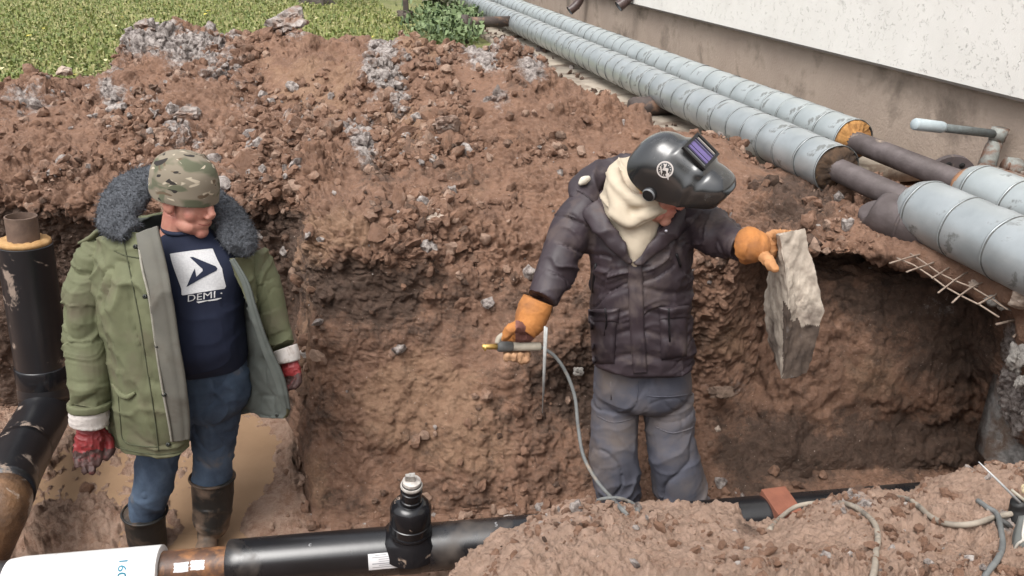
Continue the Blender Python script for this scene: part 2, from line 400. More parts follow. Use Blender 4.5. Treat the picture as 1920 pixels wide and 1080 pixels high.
mG = gz(800, 90, 60, 30)*.55+gz(590, 160, 110, 80)*.42+gz(770, 235, 40, 45)*.75+gz(640, 450, 90, 20)*.8+gz(590, 490, 35, 60)*.8+gz(578, 620, 14, 130)*.5+gz(790, 750, 110, 90)*.85+gz(900, 850, 90, 60)*.4+gz(500, 520, 40, 60)*.55+gz(480, 600, 50, 80)*.5+gz(1640, 700, 80, 60)*.35+gz(1370, 640, 60, 60)*.35+gz(840, 370, 110, 60)*.22+gz(600, 900, 22, 70)*.5  # clay patches; the strip down the cut corner also paints its lit side
mB = iswall*(.42*(PX < 560)+.12*(PX > 1300)+.22*((PX >= 560) & (PX <= 1300)))+gz(690, 545, 110, 55)*.4+gz(470, 430, 90, 45)*.5+gz(100, 430, 120, 50)*.35+gz(1700, 840, 130, 60)*.5+gz(1450, 860, 120, 80)*.45+gz(1660, 560, 160, 45)*.3+gz(1080, 730, 60, 80)*.3+gz(1500, 380, 140, 70)*.45+gz(860, 300, 130, 70)*.22+gz(960, 130, 60, 60)*.25+gz(700, 330, 40, 60)*.3+gz(60, 540, 80, 120)*.5+gz(1780, 650, 110, 90)*.4  # darker soil; patches in the right undercut also paint in its shade
mA = isfloor*.30*(1-sm(PX, 800, 1100))+gz(400, 370, 300, 18)*.25+gz(800, 420, 100, 30)*.25
mR = mR*np.clip(.80+1.9*fbm(TP0*5, 88, 3), .05, 1.15)
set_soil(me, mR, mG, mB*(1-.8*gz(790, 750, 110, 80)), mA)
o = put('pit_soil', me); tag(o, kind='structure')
TP, TN, TF = P, None, F

# ------------------------------------------------------------------ near bank on which the photographer stands
NB = []
def nb(M0, M1, M2, M3, M4, M5): NB.append(np.array([M0, M1, M2, M3, M4, M5]))
for x in (-7, -3, -1.3, -.6):
    nb((x, -3, .0), (x, .6, .02), (x, .9, .02), (x, 1.2, -.02), (x, 1.6, -.75), (x, 1.95, -1.35))
nbu = [-4000, -1500, 100, 560]
for px, py, Y in ((800, 1135, 1.95), (860, 1088, 2.02), (930, 1024, 2.1), (990, 988, 2.13), (1040, 957, 2.15), (1080, 942, 2.16), (1140, 950, 2.15), (1210, 952, 2.15), (1300, 962, 2.15), (1345, 960, 2.15), (1400, 986, 2.12), (1450, 988, 2.1), (1500, 966, 2.12), (1560, 938, 2.14), (1640, 932, 2.15), (1690, 932, 2.15), (1740, 916, 2.15), (1800, 892, 2.16), (1860, 878, 2.17), (1925, 870, 2.18), (2000, 850, 2.2), (2300, 820, 2.2), (3600, 820, 2.2)):
    c = A(px, py, Y); w = sm(np.array([px]), 800, 1000)[0]
    m1 = A(px, 1250, .95+.0*w); m1[2] = min(m1[2], .06); m2 = A(px, 1085, 1.42)
    if px < 1000: m2 = m2*w+(1-w)*A(px, 1190, 1.38); m2[2] -= .12*(1-w)
    nb((c[0], -3, .05), m1*np.array((1, 1, 1)), m2, c, c+np.array((c[0]*.06, .14, -.35)), np.array((c[0]*1.15, c[1]+.22, -1.35)))
    nbu.append(px)
NB = np.stack(NB)
uq2 = np.concatenate([np.linspace(-4000, 790, 36, endpoint=False), np.linspace(790, 1990, 440, endpoint=False), np.linspace(1990, 3600, 24)])
r2 = [8, 16, 165, 44, 10]
vq2 = np.concatenate([k+np.linspace(0, 1, r, endpoint=False) for k, r in enumerate(r2)]+[[5.0]])
S = pchip(np.array(nbu, float), NB, uq2); S = np.moveaxis(pchip(np.arange(6.), np.moveaxis(S, 1, 0), vq2), 0, 1)
S = blur(S, 3); n2u, n2v = S.shape[:2]
N = gnorm(S); N = (N if N[n2u//2, n2v//2, 2] > 0 else -N).reshape(-1, 3); P = S.reshape(-1, 3)
PX, PY, _d = proj(P); front = P[:, 1] > .5
PX = np.where(front, PX, 0)
P = P+N*(fbm(P*3.5, 15, 3)*.035)[:, None]
wq = P+.02*np.stack([fbm(P*18, 41, 2), fbm(P*18, 42, 2), fbm(P*18, 43, 2)], 1)
pt = np.clip(.5+1.0*fbm(P*3, 79, 3), .15, 1.2)*(1-.7*np.clip(gz(1300, 1040, 120, 30)+gz(1540, 970, 50, 25), 0, 1))
wq = wq+.012*np.stack([fbm(P*60, 44, 2), fbm(P*60, 45, 2), fbm(P*60, 46, 2)], 1)
hi = pt*(.045*bumps(wq*12, 1, .3)+.03*bumps(wq*24, 2, .5)+.022*bumps(wq*48, 3, .6)+.013*bumps(wq*95, 4, .7)-.022*ridge(wq*10, 61)**6-.014*ridge(wq*26, 62)**6)+.016*fbm(P*22, 8, 3)+.009*fbm(P*75, 9, 3)
P = P+N*hi[:, None]
iF = (np.arange(n2u)[:, None]*n2v+np.arange(n2v)).astype(np.int32)
F = np.stack([iF[:-1, :-1], iF[:-1, 1:], iF[1:, 1:], iF[1:, :-1]], -1).reshape(-1, 4)
if np.cross(P[F[:, 1]]-P[F[:, 0]], P[F[:, 3]]-P[F[:, 0]])[:, 2].mean() < 0: F = F[:, ::-1]
me = mesh('near_bank', P, np.ascontiguousarray(F), SOIL)
set_soil(me, gz(1600, 940, 40, 14)*.5+gz(1880, 965, 25, 15)*.6, gz(1700, 1010, 160, 40)*.5+gz(1020, 1000, 40, 22)*.5+gz(1060, 960, 30, 20)*.5, gz(1140, 940, 120, 12)*.2+gz(1400, 985, 60, 20)*.3, .42+gz(1000, 990, 40, 20)*.3)
o = put('near_bank', me); tag(o, kind='structure')
BP, BF = P, F
rng = np.random.default_rng(7); random.seed(7); np.random.seed(7)
# ------------------------------------------------------------------ loose clods
def ico(sub):
    import bmesh
    b = bmesh.new(); bmesh.ops.create_icosphere(b, subdivisions=sub, radius=1)
    V = np.array([v.co[:] for v in b.verts]); F = np.array([[v.index for v in f.verts] for f in b.faces]); b.free(); return V, F
I0, I1, I2, I3 = ico(1), ico(2), ico(3), ico(4)
def lump(base, s, seed, ang=.35):
    V, F = base; D = V.copy()
    q = V*1.25+seed*3.17
    r = 1+ang*vn(q, seed % 91)+ang*.8*vn(q*2.1, seed % 91+5)+ang*.45*vn(q*4.3, seed % 91+6)
    D = V*r[:, None]
    # flat broken faces
    for k in range(3):
        n = rng.normal(size=3); n /= np.linalg.norm(n); d = rng.uniform(.55, .85)
        h = D@n-d; D = D-np.clip(h, 0, None)[:, None]*n*.9
    return D*s, F
VARS = [[lump(b, 1, i*7+1, .42) for i in range(18)] for b in (I0, I1)]
def rotm():
    q = rng.normal(size=4); q /= np.linalg.norm(q); w, x, y, z = q
    return np.array(((1-2*(y*y+z*z), 2*(x*y-z*w), 2*(x*z+y*w)), (2*(x*y+z*w), 1-2*(x*x+z*z), 2*(y*z-x*w)), (2*(x*z-y*w), 2*(y*z+x*w), 1-2*(x*x+y*y))))
def scatter(name, P, w, count, smin, smax, soilsrc, big=.022, pw=2.2, sink=.25, mr=0):
    idx = rng.choice(len(P), count, p=w/w.sum())
    Vs, Fs, Cs, nn = [], [], [], 0
    for i in idx:
        s = smin+(smax-smin)*rng.random()**pw
        v, f = VARS[1 if s > big else 0][rng.integers(18)]
        v = (v*np.array((s*rng.uniform(.8, 1.3), s*rng.uniform(.8, 1.2), s*rng.uniform(.55, .95)))) @ rotm()
        Vs.append(v+P[i]+np.array((0, -.3*s, s*(.6-sink)))); Fs.append(f+nn); nn += len(v)
        c = soilsrc[i].copy(); c[0] = min(1, c[0]*1.5*rng.random()+(rng.random() < .06)*.6); c[3] = rng.random()**3*.5; c[2] = min(1, c[2]*.5+rng.random()**4*.3); c[1] *= rng.random()
        Cs.append(np.tile(c, (len(v), 1)))
    V = np.vstack(Vs); F = np.vstack(Fs); Cc = np.vstack(Cs)
    me = mesh(name, V, F.astype(np.int32), SOIL, smooth=True); set_soil(me, *Cc.T)
    me.set_sharp_from_angle(angle=math.radians(32))
    o = put(name, me); tag(o, kind='stuff'); return o
PX, PY, _d = proj(TP)
srcT = np.stack([mR, mG, mB, mA], 1)
inview = (PX > -60) & (PX < 1980) & (PY > 20) & (PY < 1080)
area = np.abs(_d)**2
cl = np.clip(.2+2.0*fbm(TP*2.2, 60, 3), .02, 1.6)
w = inview*(isheap*1.0+iswall*.05+isfloor*.12*(PX > 560)+isfloor*.10*(1-np.clip(gz(455, 850, 70, 80)+gz(395, 960, 55, 60)+gz(170, 890, 60, 30), 0, 1)))*(1-.9*smoothp)*cl*(1+1.6*np.clip(mR, 0, 1))
w = w*(1-isheap*sm(VV, 1.0, .6))*(PX < 1650)*(1-.8*sm(PX, 1250, 1400))
scatter('clods', TP, w, 11500, .005, .036, srcT, big=.018, pw=2.8)
w2 = inview*isheap*(VV > 1.8)*(VV < 5.6)*np.clip(cl-.5, 0, 1)*(1-smoothp)*(PX < 1200)
scatter('large_clods', TP, w2+1e-9, 120, .03, .075, srcT, pw=2.2, sink=.62)
PXb, PYb, _d2 = proj(BP); vb = (PXb > 800) & (PXb < 1980) & (PYb < 1120) & (BP[:, 1] > .9) & (BP[:, 1] < 2.25)
srcB = np.zeros((len(BP), 4)); srcB[:, 3] = .4
scatter('bank_crumbs', BP, vb*np.clip(.2+1.4*fbm(BP*4, 61, 3), .02, 1.5), 1700, .003, .017, srcB, big=.011, pw=3.2)

# ------------------------------------------------------------------ single stones and lumps one could lift away
def stone_mat(name, c1, c2, dirt, thr=.5, sc=14): return M(name, c1, c2, sc=sc, rough=.9, bump=.8, bsc=70, dirt=dirt, dsc=9, dthr=thr, dsoft=.08, bdist=.01)
ASH = stone_mat('ash_lump', (.50, .46, .43), (.15, .12, .105), (.20, .125, .09), .52, 22)
PALE = stone_mat('pale_stone', (.48, .40, .33), (.34, .26, .21), (.22, .14, .10), .6)
CONC = stone_mat('broken_concrete', (.36, .34, .31), (.2, .185, .17), (.11, .085, .07), .58, 30)
def stone(px, py, Y, wpx, hpx, label, mat, seed, cat='stone', name='stone', ang=.4, group=None, flat=.7):
    c = A(px, py, Y); dep = proj(c)[2][0]; sx = wpx/2*dep/FPX; sz = hpx/2*dep/FPX*1.05
    v, f = lump(I3, 1, seed, ang)
    r = 1+.10*bumps(v*3.2+seed, 4, .8)+.05*vn(v*7+seed, 9); v = v*r[:, None]
    v = v/np.abs(v).max(0)
    V = v*np.array((sx, max(sx, sz)*flat, sz))
    o = put(name, mesh(name, V, f.astype(np.int32), mat)); o.location = c; o.data.set_sharp_from_angle(angle=math.radians(40))
    return tag(o, label, cat, group)
for a in (
    (540, 38, 6.0, 88, 48, 'big grey frozen lump of earth perched on the very top of the heap', ASH, 3, 'lump', 'earth_lump'),
    (272, 52, 6.02, 55, 34, 'rounded grey lump at the left shoulder of the heap crest', ASH, 5, 'lump', 'earth_lump'),
    (330, 46, 6.02, 48, 22, 'flat whitish lump on the heap crest between two grey lumps', ASH, 8, 'lump', 'earth_lump'),
    (292, 92, 5.62, 38, 30, 'white capped stone just below the heap crest', ASH, 11, 'stone', 'stone'),
    (350, 212, 4.80, 54, 30, 'pale angular stone lying in the middle of the heap slope, above the beanie', ASH, 13, 'stone', 'stone'),
    (342, 256, 4.63, 46, 34, 'white and grey stone directly above the camouflage beanie', ASH, 17, 'stone', 'stone'),
    (120, 132, 5.62, 32, 20, 'small pale stone at the edge of the grass on the far left', PALE, 19, 'stone', 'stone'),
    (46, 208, 4.95, 36, 26, 'pale stone at the left edge of the heap', ASH, 23, 'stone', 'stone'),
    (400, 134, 5.33, 26, 22, 'small grey stone on the upper slope right of the whitish patch', ASH, 27, 'stone', 'stone'),
    (808, 408, 3.72, 66, 36, 'flat buff stone slab lying on the slope in the middle', PALE, 29, 'stone', 'stone'),
    (840, 232, 4.42, 62, 40, 'broken greyish brown lump on the heap right of the middle', stone_mat('brown_lump', (.25, .17, .13), (.13, .085, .065), (.3, .26, .23), .6), 31, 'lump', 'earth_lump'),
    (935, 185, 4.62, 44, 52, 'dark grey upright lump near the crest left of the pipes', stone_mat('grey_lump', (.26, .22, .2), (.1, .08, .07), (.2, .13, .1), .55), 37, 'lump', 'earth_lump'),
    (1585, 1040, 1.62, 26, 26, 'small pale rounded stone on the near bank', PALE, 41, 'stone', 'stone', .15),
    (1338, 826, 3.40, 30, 24, 'bluish grey stone in the wall right of the trouser knee', stone_mat('blue_stone', (.3, .31, .32), (.15, .15, .15), (.2, .13, .1), .6), 43, 'stone', 'stone'),
    (1346, 806, 3.42, 14, 18, 'tiny cream stone above the bluish grey stone', PALE, 47, 'stone', 'stone'),
    (1352, 735, 3.46, 52, 30, 'brown flat clod stuck in the wall right of the trousers', stone_mat('wall_clod', (.28, .2, .15), (.15, .1, .075), (.1, .07, .05), .6), 53, 'lump', 'earth_lump'),
    (1085, 697, 3.36, 22, 18, 'grey pebble in the wall beside the jacket hem', CONC, 59, 'stone', 'stone'),
    (1878, 562, 2.93, 66, 44, 'lump of broken grey concrete at the end of the rebar mesh', CONC, 61, 'concrete lump', 'concrete_lump'),
    (1828, 533, 3.02, 30, 16, 'small beige chip lying on the rebar mesh', PALE, 67, 'stone', 'stone'),
    (1915, 560, 2.80, 52, 60, 'beige broken concrete chunk under the pipe at the right edge', PALE, 71, 'concrete lump', 'concrete_lump'),
    (1906, 672, 2.80, 40, 64, 'pale grey concrete edge sticking out of the right wall', CONC, 73, 'concrete lump', 'concrete_lump'),
    (1916, 716, 2.76, 30, 34, 'small pale concrete block under the jutting concrete edge', CONC, 79, 'concrete lump', 'concrete_lump'),
): stone(*a)
# stub wall of old grey concrete at the right end of the pit
mb = MB(); st = A(2016, 800, 2.84)
gx, gz_ = np.meshgrid(np.linspace(-.16, .3, 50), np.linspace(-.34, .28, 66))
def concwall():
    q = np.stack([gx.ravel(), np.zeros(gx.size), gz_.ravel()], 1)
    d = .09*fbm(q*5, 3, 4)+.05*bumps(q*9, 5, .8)+.04*bumps(q*20, 6, .8)+.02*bumps(q*44, 7, .8)-.04*ridge(q*7, 9)**5
    edge = np.minimum(1, np.maximum(0, (gx.ravel()+.16+.06*vn(q*6, 4))*9)); d = d*edge-.16*(1-edge)
    V = q+np.array((0, -1, 0))*d[:, None]; V[:, 1] += V[:, 0]*-.55
    n = gx.shape[1]; F = [(r*n+c, r*n+c+1, (r+1)*n+c+1, (r+1)*n+c) for r in range(gx.shape[0]-1) for c in range(n-1)]
    V2 = V.copy(); V2[:, 1] += .10; k = len(V); F2 = [tuple(i+k for i in f[::-1]) for f in F]; R = gx.shape[0]
    per = [c for c in range(n)]+[r*n+n-1 for r in range(1, R)]+[(R-1)*n+c for c in range(n-2, -1, -1)]+[r*n for r in range(R-2, 0, -1)]
    side = [(per[i], per[i]+k, per[(i+1) % len(per)]+k, per[(i+1) % len(per)]) for i in range(len(per))]
    return np.vstack([V, V2])+st, F+F2+side
o = ob('concrete_stub', concwall(), stone_mat('old_concrete', (.30, .29, .28), (.10, .095, .09), (.12, .085, .065), .55, 18), at=st); tag(o, 'rough dark grey concrete stub in the right wall of the pit', 'concrete')

# ------------------------------------------------------------------ lawn, path, puddles
LAWN = M('lawn_soil', (.26, .26, .10), (.15, .17, .06), sc=1.6, rough=.95, bump=.6, bsc=60, dirt=(.22, .21, .10), dsc=3, dthr=.56, bdist=.02)
xs = np.linspace(-60, 40, 90); ys = np.concatenate([np.linspace(5.6, 22, 80), np.linspace(24, 90, 12)])
GX, GY = np.meshgrid(xs, ys); q = np.stack([GX.ravel(), GY.ravel(), 0*GX.ravel()], 1)
q[:, 2] = .03*fbm(q*.5, 3, 3)-.01; n = len(xs)
q[:, 2] -= .07*sm(q[:, 0]-(1.42-.2417*(q[:, 1]-4.96)), -1.6, -1.1)
o = ob('lawn', (q, [(r*n+c, r*n+c+1, (r+1)*n+c+1, (r+1)*n+c) for r in range(len(ys)-1) for c in range(n-1)]), LAWN); tag(o, kind='structure')
LV, LF = q, n
def leaves(name, pts, size, mats, up=.6, tilt=1.0, seg=1):
    V, F, mi = [], [], []
    k = 0
    for p in pts:
        a = rng.uniform(0, 2*np.pi); s = size*rng.uniform(.5, 1.4); d = np.array((math.cos(a), math.sin(a), 0)); sd_ = np.array((-d[1], d[0], 0))
        h = s*up*rng.uniform(.4, 1.5); wd = s*.28*rng.uniform(.6, 1.5)
        b = p; m_ = p+d*s*.45*tilt+np.array((0, 0, h)); t = p+d*s*1.0*tilt+np.array((0, 0, h*rng.uniform(.4, 1.1)))
        V += [b-sd_*wd*.4, b+sd_*wd*.4, m_+sd_*wd, m_-sd_*wd, t]; F += [(k, k+1, k+2, k+3), (k+3, k+2, k+4)]; z = rng.integers(len(mats)); mi += [z, z]; k += 5
    return np.array(V), F, mi, mats
def leafmat(n, c): 
    m = M(n, c, tuple(x*.75 for x in c), sc=3, rough=.6, bump=0); return m
GR = [leafmat('blade_green', (.19, .225, .06)), leafmat('blade_light', (.25, .27, .085)), leafmat('blade_dry', (.34, .32, .14)), leafmat('blade_dark', (.14, .18, .05))]
def lawn_pts(n):
    out = []
    while len(out) < n:
        y = 5.7+ (rng.random()**1.5)*13; x = rng.uniform(-.85*y, .02*y)
        if x > 1.42-.2417*(y-4.96)-1.25: continue
        out.append((x, y, -.01+.03*0))
    P = np.array(out); P[:, 2] = .03*fbm(P*.5*np.array((1, 1, 0)), 3, 3)-.012; return P
lp = lawn_pts(64000); cl = fbm(lp*1.1, 12, 3); lp = lp[cl > -.62]
V, F, mi, ms = leaves('grass', lp, .043, GR, up=.9, tilt=.7)
o = ob('grass', (V, F, mi), ms, smooth=False); tag(o, kind='stuff')
YL = [leafmat('leaf_yellow', (.55, .46, .08)), leafmat('leaf_pale', (.6, .55, .3))]
lp2 = lawn_pts(200); lp2[:, 2] += .05
V, F, mi, ms = leaves('fallen_leaves', lp2, .07, YL, up=.15)
o = ob('fallen_leaves', (V, F, mi), ms, smooth=False); tag(o, kind='stuff')
# weeds beside the pipe support
WD = [leafmat('weed_green', (.12, .17, .065)), leafmat('weed_light', (.18, .24, .11)), leafmat('weed_dark', (.06, .10, .035))]
wpnts = []
for i in range(2600):
    px, py = rng.normal(845, 34), rng.normal(56, 20)
    if not (700 < px < 905 and 0 < py < 92): continue
    p = G(px, py, 0); p[2] = rng.random()*.16; wpnts.append(p)
V, F, mi, ms = leaves('weeds', wpnts, .070, WD, up=.7)
o = ob('weeds', (V, F, mi), ms, smooth=False); tag(o, kind='stuff')
# paved strip along the house
D = np.array((-.2349, .972, 0)); Rr = np.array((.972, .2349, 0)); Zz = np.array((0, 0, 1.))
F0 = np.array((1.42, 4.96, .15)); R0 = np.array((1.885, 4.9, .15)); B0 = np.array((2.5, 4.9, 0))
PATH = M('path_concrete', (.36, .31, .25), (.24, .205, .165), sc=5, rough=.92, bump=.5, bsc=40, dirt=(.16, .12, .09), dsc=4, dthr=.56, bdist=.008)
mb = MB()
for s0 in np.arange(-.1, 26, 2.0):
    c = B0+D*(s0+1)-Rr*.68; mb.box(c*np.array((1, 1, 0))+np.array((0, 0, -.075)), (.70, .992, .05), np.stack([Rr, D, Zz]), jit=.006)
o = ob('path', mb, PATH); tag(o, kind='structure')
wpts = [B0+D*rng.uniform(-.5, 9)-Rr*rng.normal(1.2, .12) for i in range(500)]
scp = np.array(wpts); scp[:, 2] = -.02
srcp = np.zeros((len(scp), 4)); srcp[:, 2] = .8
scatter('path_debris', scp, np.ones(len(scp)), 130, .008, .032, srcp, pw=1.5)
PUD = M('muddy_water', (.34, .225, .14), (.27, .175, .108), sc=3, rough=.06, bump=.03, bsc=14, spec=.5)
for (px, py, rx, ry, lab) in ((450, 850, .62, .62, 0), (392, 965, .40, .36, 0), (172, 892, .5, .3, 0)):
    c = G(px, py, -1.2); c[2] = -1.201
    th = np.linspace(0, 2*np.pi, 40, endpoint=False); ring = np.stack([c[0]+rx*np.cos(th), c[1]+ry*np.sin(th), np.full(40, c[2])], 1)
    V = np.vstack([ring, c]); o = ob('puddle', (V-c, [(i, (i+1) % 40, 40) for i in range(40)]), PUD); o.location = c+np.array((0, 0, .0005*px/100)); tag(o, kind='structure')

# ------------------------------------------------------------------ house
PLI = M('plinth_render', (.40, .325, .265), (.32, .255, .21), sc=2.2, rough=.9, bump=.55, bsc=55, dirt=(.20, .16, .13), dsc=2.2, dthr=.60, bdist=.012)
def stucco():
    m = M('stucco', (.74, .72, .68), (.68, .66, .62), sc=3, rough=.9, bump=.35, bsc=120); n, l = nod(m)
    b = n['Principled BSDF']; tc = n.new('ShaderNodeTexCoord'); t = n.new('ShaderNodeTexNoise'); t.inputs['Scale'].default_value = 30; t.inputs['Detail'].default_value = 3; t.inputs['Distortion'].default_value = .8
    l.new(tc.outputs['Object'], t.inputs[0]); r = n.new('ShaderNodeValToRGB')
    e = r.color_ramp.elements; e[0].position = .485; e[0].color = (1, 1, 1, 1); e[1].position = .515; e[1].color = (1, 1, 1, 1); x = e.new(.5); x.color = (0, 0, 0, 1)
    l.new(t.outputs[0], r.inputs[0])
    t2 = n.new('ShaderNodeTexNoise'); t2.inputs['Scale'].default_value = 22; l.new(tc.outputs['Object'], t2.inputs[0])
    r2 = n.new('ShaderNodeValToRGB'); r2.color_ramp.elements[0].position = .40; r2.color_ramp.elements[1].position = .46; l.new(t2.outputs[0], r2.inputs[0])
    mx = n.new('ShaderNodeMixRGB'); l.new(r2.outputs[0], mx.inputs[0]); l.new(r.outputs[0], mx.inputs[1]); mx.inputs[2].default_value = (1, 1, 1, 1)
    bp = n.new('ShaderNodeBump'); bp.inputs['Strength'].default_value = .8; bp.inputs['Distance'].default_value = .008
    old = b.inputs['Normal'].links[0].from_node; l.new(mx.outputs[0], bp.inputs['Height']); l.new(old.outputs[0], bp.inputs['Normal']); l.new(bp.outputs[0], b.inputs['Normal'])
    return m
STU = stucco()
bld = thing('house', tuple(B0+D*10), 'house with white stucco wall and brown plinth behind the pipes', 'house')
BB = np.stack([Rr, D, Zz])
ZL = .47
mb = MB(); mb.box(B0+D*9.5+Rr*3+Zz*(ZL/2-.2), (3.0, 15, ZL/2+.2), BB); ob('plinth', mb, PLI, bld, smooth=False)
mb = MB(); mb.box(B0+D*9.5+Rr*2.92+Zz*(ZL+1.7), (3.0, 15.1, 1.7-.002), BB); ob('wall', mb, STU, bld, smooth=False)
DRIP = M('drip_edge', (.10, .085, .075), rough=.8)
mb = MB(); mb.box(B0+D*9.5-Rr*.05+Zz*(ZL-.006), (.034, 15.05, .006), BB); ob('drip_strip', mb, DRIP, bld, smooth=False)
DSP = M('brown_paint', (.085, .055, .05), (.055, .037, .034), sc=20, rough=.35, bump=.05, dirt=(.2, .15, .12), dsc=12, dthr=.68)
DSPI = M('grey_inside', (.30, .33, .35), rough=.4)
def downspout(px, py, label, dirx):
    e = A(px, py, 5.0); s = None
    # on the wall plane: solve for the distance along the wall
    r = ray(px, py); nrm = Rr; pl = B0-Rr*.24
    t = ((pl-CAM)@nrm)/(r@nrm); e = CAM+r*t
    o = thing('downspout', tuple(e), label, 'downspout')
    top = e+Rr*.14+Zz*.10
    path = [e, e+(top-e)*.55, top+Zz*.05, top+Zz*.25, top+Zz*1.8]
    mb = MB(); mb.tube(path, [.056, .054, .052, .05, .05], 24, 0, cap=False, sub=5); mb.tube([np.array(p) for p in path[::1]], [.051, .049, .047, .045, .045], 24, 1, cap=False, sub=5)
    ob('pipe', mb, [DSP, DSPI], o)
    d = (path[1]-path[0]); d /= np.linalg.norm(d); mb = MB(); mb.tube([e-d*.004, e+d*.014], [.06, .06], 24, 0, cap=False); mb.tube([e+d*.10, e+d*.115], [.059, .059], 24, 0, cap=False); ob('rim', mb, [DSP], o)
downspout(1160, 12, 'brown downspout with open cut end against the house corner of the stucco', 1)
downspout(1068, 20, 'second brown downspout further along the plinth, partly behind the pipes', 1)

# ------------------------------------------------------------------ old clad heating pipes above ground
def galv(name, c, c2, dthr=.61):
    m = M(name, c, c2, sc=5, rough=.36, bump=.12, bsc=25, metal=.4, spec=.5, dirt=(.20, .21, .205), dsc=10, dthr=dthr, dsoft=.03, rough2=.6, bdist=.006)
    return m
GA = galv('galvanised', (.40, .432, .445), (.29, .32, .332), .625); GB = galv('galvanised_light', (.43, .465, .47), (.34, .375, .38), .64)
RUSTP = M('old_steel', (.115, .095, .095), (.065, .052, .05), sc=10, rough=.6, bump=.4, bsc=60, dirt=(.28, .22, .17), dsc=7, dthr=.66, metal=.2)
FOAM = M('pipe_foam', (.44, .235, .08), (.26, .12, .04), sc=30, rough=.95, bump=.7, bsc=90, dirt=(.06, .04, .03), dsc=10, dthr=.6)
DFOAM = M('dark_foam', (.10, .06, .035), (.03, .022, .018), sc=22, rough=.95, bump=.8, bsc=70, dirt=(.30, .17, .06), dsc=7, dthr=.64)  # dark foam colour stands in for the shaded hollow at the cut end
SEAM = M('seam_grime', (.10, .105, .10), (.06, .06, .058), rough=.7, sc=40, bump=.1)
BAND = {}
def band_mesh(L, r, mats, taper=0):
    key = (round(L, 3), r, mats[0].name, taper)
    if key in BAND: return BAND[key]
    n = 48; th = np.linspace(0, 2*np.pi, n, endpoint=False); rings = []
    prof = [(0, r-.002), (0, r+.002), (.008, r+.002), (.0085, r-.001), (.015, r), (L*.35, r-.0008), (L*.7, r+.0006), (L+.010, r-.0015)]
    if taper: prof = [(-.10, r*.62), (-.06, r*.86), (-.015, r-.003)]+prof
    for y, q in prof:
        dd = .0012*np.sin(th*3+y*40)+.001*np.sin(th*7-y*60)
        rings.append(np.stack([(q+dd)*np.cos(th), np.full(n, y), (q+dd)*np.sin(th)], 1))
    mb = MB(); mb.loft(rings, True, False)
    mi = np.zeros(len(mb.f), int); k0 = 3 if taper else 0; mi[(k0+2)*n:(k0+4)*n] = 1; mi[(k0)*n:(k0+1)*n] = 1
    BAND[key] = mesh('cladding_band', mb.V(), mb.f, list(mats), mi); return BAND[key]
ROTD = math.atan2(.2349, .972)
def clad_pipe(name, O, label, segs, steel, r, mats, rough_ends, foam):
    root = thing(name, tuple(O+D*steel[0]), label, 'pipe')
    root.rotation_euler = (0, 0, ROTD); bpy.context.view_layer.update()
    def loc(s, x=0, z=0): return Vector((x, s-steel[0], z))
    mb = MB(); mb.tube([(0, s-steel[0], 0) for s in np.linspace(steel[0], steel[1], 12)], .058, 28, up=(0, 0, 1))
    put('steel_pipe', mesh('steel_pipe', mb.V(), mb.f, RUSTP), root)
    k = 0
    for (s0, s1, pitch) in segs:
        s = s0
        while s < s1:
            L = pitch*random.choice((.92, 1.0, 1.08)); b = put('cladding_band', band_mesh(L, r, mats), root)
            b.location = loc(s); b.rotation_euler = (random.uniform(-.006, .006), random.uniform(0, 6.28), random.uniform(-.006, .006)); s += L; k += 1
    for (s, dirn) in rough_ends:       # exposed insulation at the cut ends
        mb = MB(); n = 48; th = np.linspace(0, 2*np.pi, n, endpoint=False); rings = []
        for rr, off in ((r-.004, -.03), (r-.006, .0), (r*.80, .012), (.064, .02), (.057, .03)):
            j = off+.012*np.array([random.uniform(-1, 1) for _ in th])*(off != -.03)
            rings.append(np.stack([rr*np.cos(th), dirn*-1*(-j), rr*np.sin(th)], 1))
        mb.loft(rings, True, False); f = put('insulation', mesh('insulation', mb.V(), mb.f, foam), root); f.location = loc(s); 
        if dirn < 0: f.scale = (1, 1, 1)
    return root
front = clad_pipe('heating_pipe', F0, 'nearer of the two old metal clad heating pipes running beside the house', [(-.93, 15, .20)], (-1.6, 15), .122, (GA, SEAM), [(-.93, -1)], DFOAM)
rear = clad_pipe('heating_pipe', R0, 'old metal clad heating pipe closest to the house plinth', [(-.26, 15, .22)], (-1.2, 15), .122, (GB, SEAM), [(-.26, -1)], FOAM)
def near_part(O, s0, s1, label, r, mats):
    root = thing('heating_pipe', tuple(O+D*s0), label, 'pipe'); root.rotation_euler = (0, 0, ROTD+math.pi)
    bpy.context.view_layer.update(); s = 0; first = True
    while s < s0-s1:
        L = .215*random.choice((.92, 1.0, 1.08)); b = put('cladding_band', band_mesh(L, r, mats, taper=1 if first else 0), root); b.location = (0, s, 0); b.rotation_euler = (0, random.uniform(0, 6.28), 0); s += L; first = False
    mb = MB(); mb.tube([(0, t, 0) for t in np.linspace(.05, s0-s1, 6)], .058, 24, up=(0, 0, 1)); put('steel_pipe', mesh('steel_pipe', mb.V(), mb.f, RUSTP), root)
    mb = MB(); mb.tube([(0, t, 0) for t in (-.115, -.105, -.055, -.05)], [.064, .078, .105, .09], 32, up=(0, 0, 1))
    put('collar', mesh('collar', mb.V(), mb.f, M('rusty_collar', (.36, .19, .10), (.17, .085, .05), sc=20, rough=.8, bump=.4)), root)
    return root
near_part(F0, -1.60, -3.6, 'thick metal clad pipe section at the right edge, in front, over the rebar mesh', .132, (GA, SEAM))
near_part(R0, -1.24, -3.4, 'metal clad pipe section at the right edge, next to the plinth valve', .120, (GB, SEAM))
POST = M('post_steel', (.085, .065, .058), (.05, .038, .034), sc=14, rough=.7, bump=.3, dirt=(.2, .12, .08), dsc=9, dthr=.62)
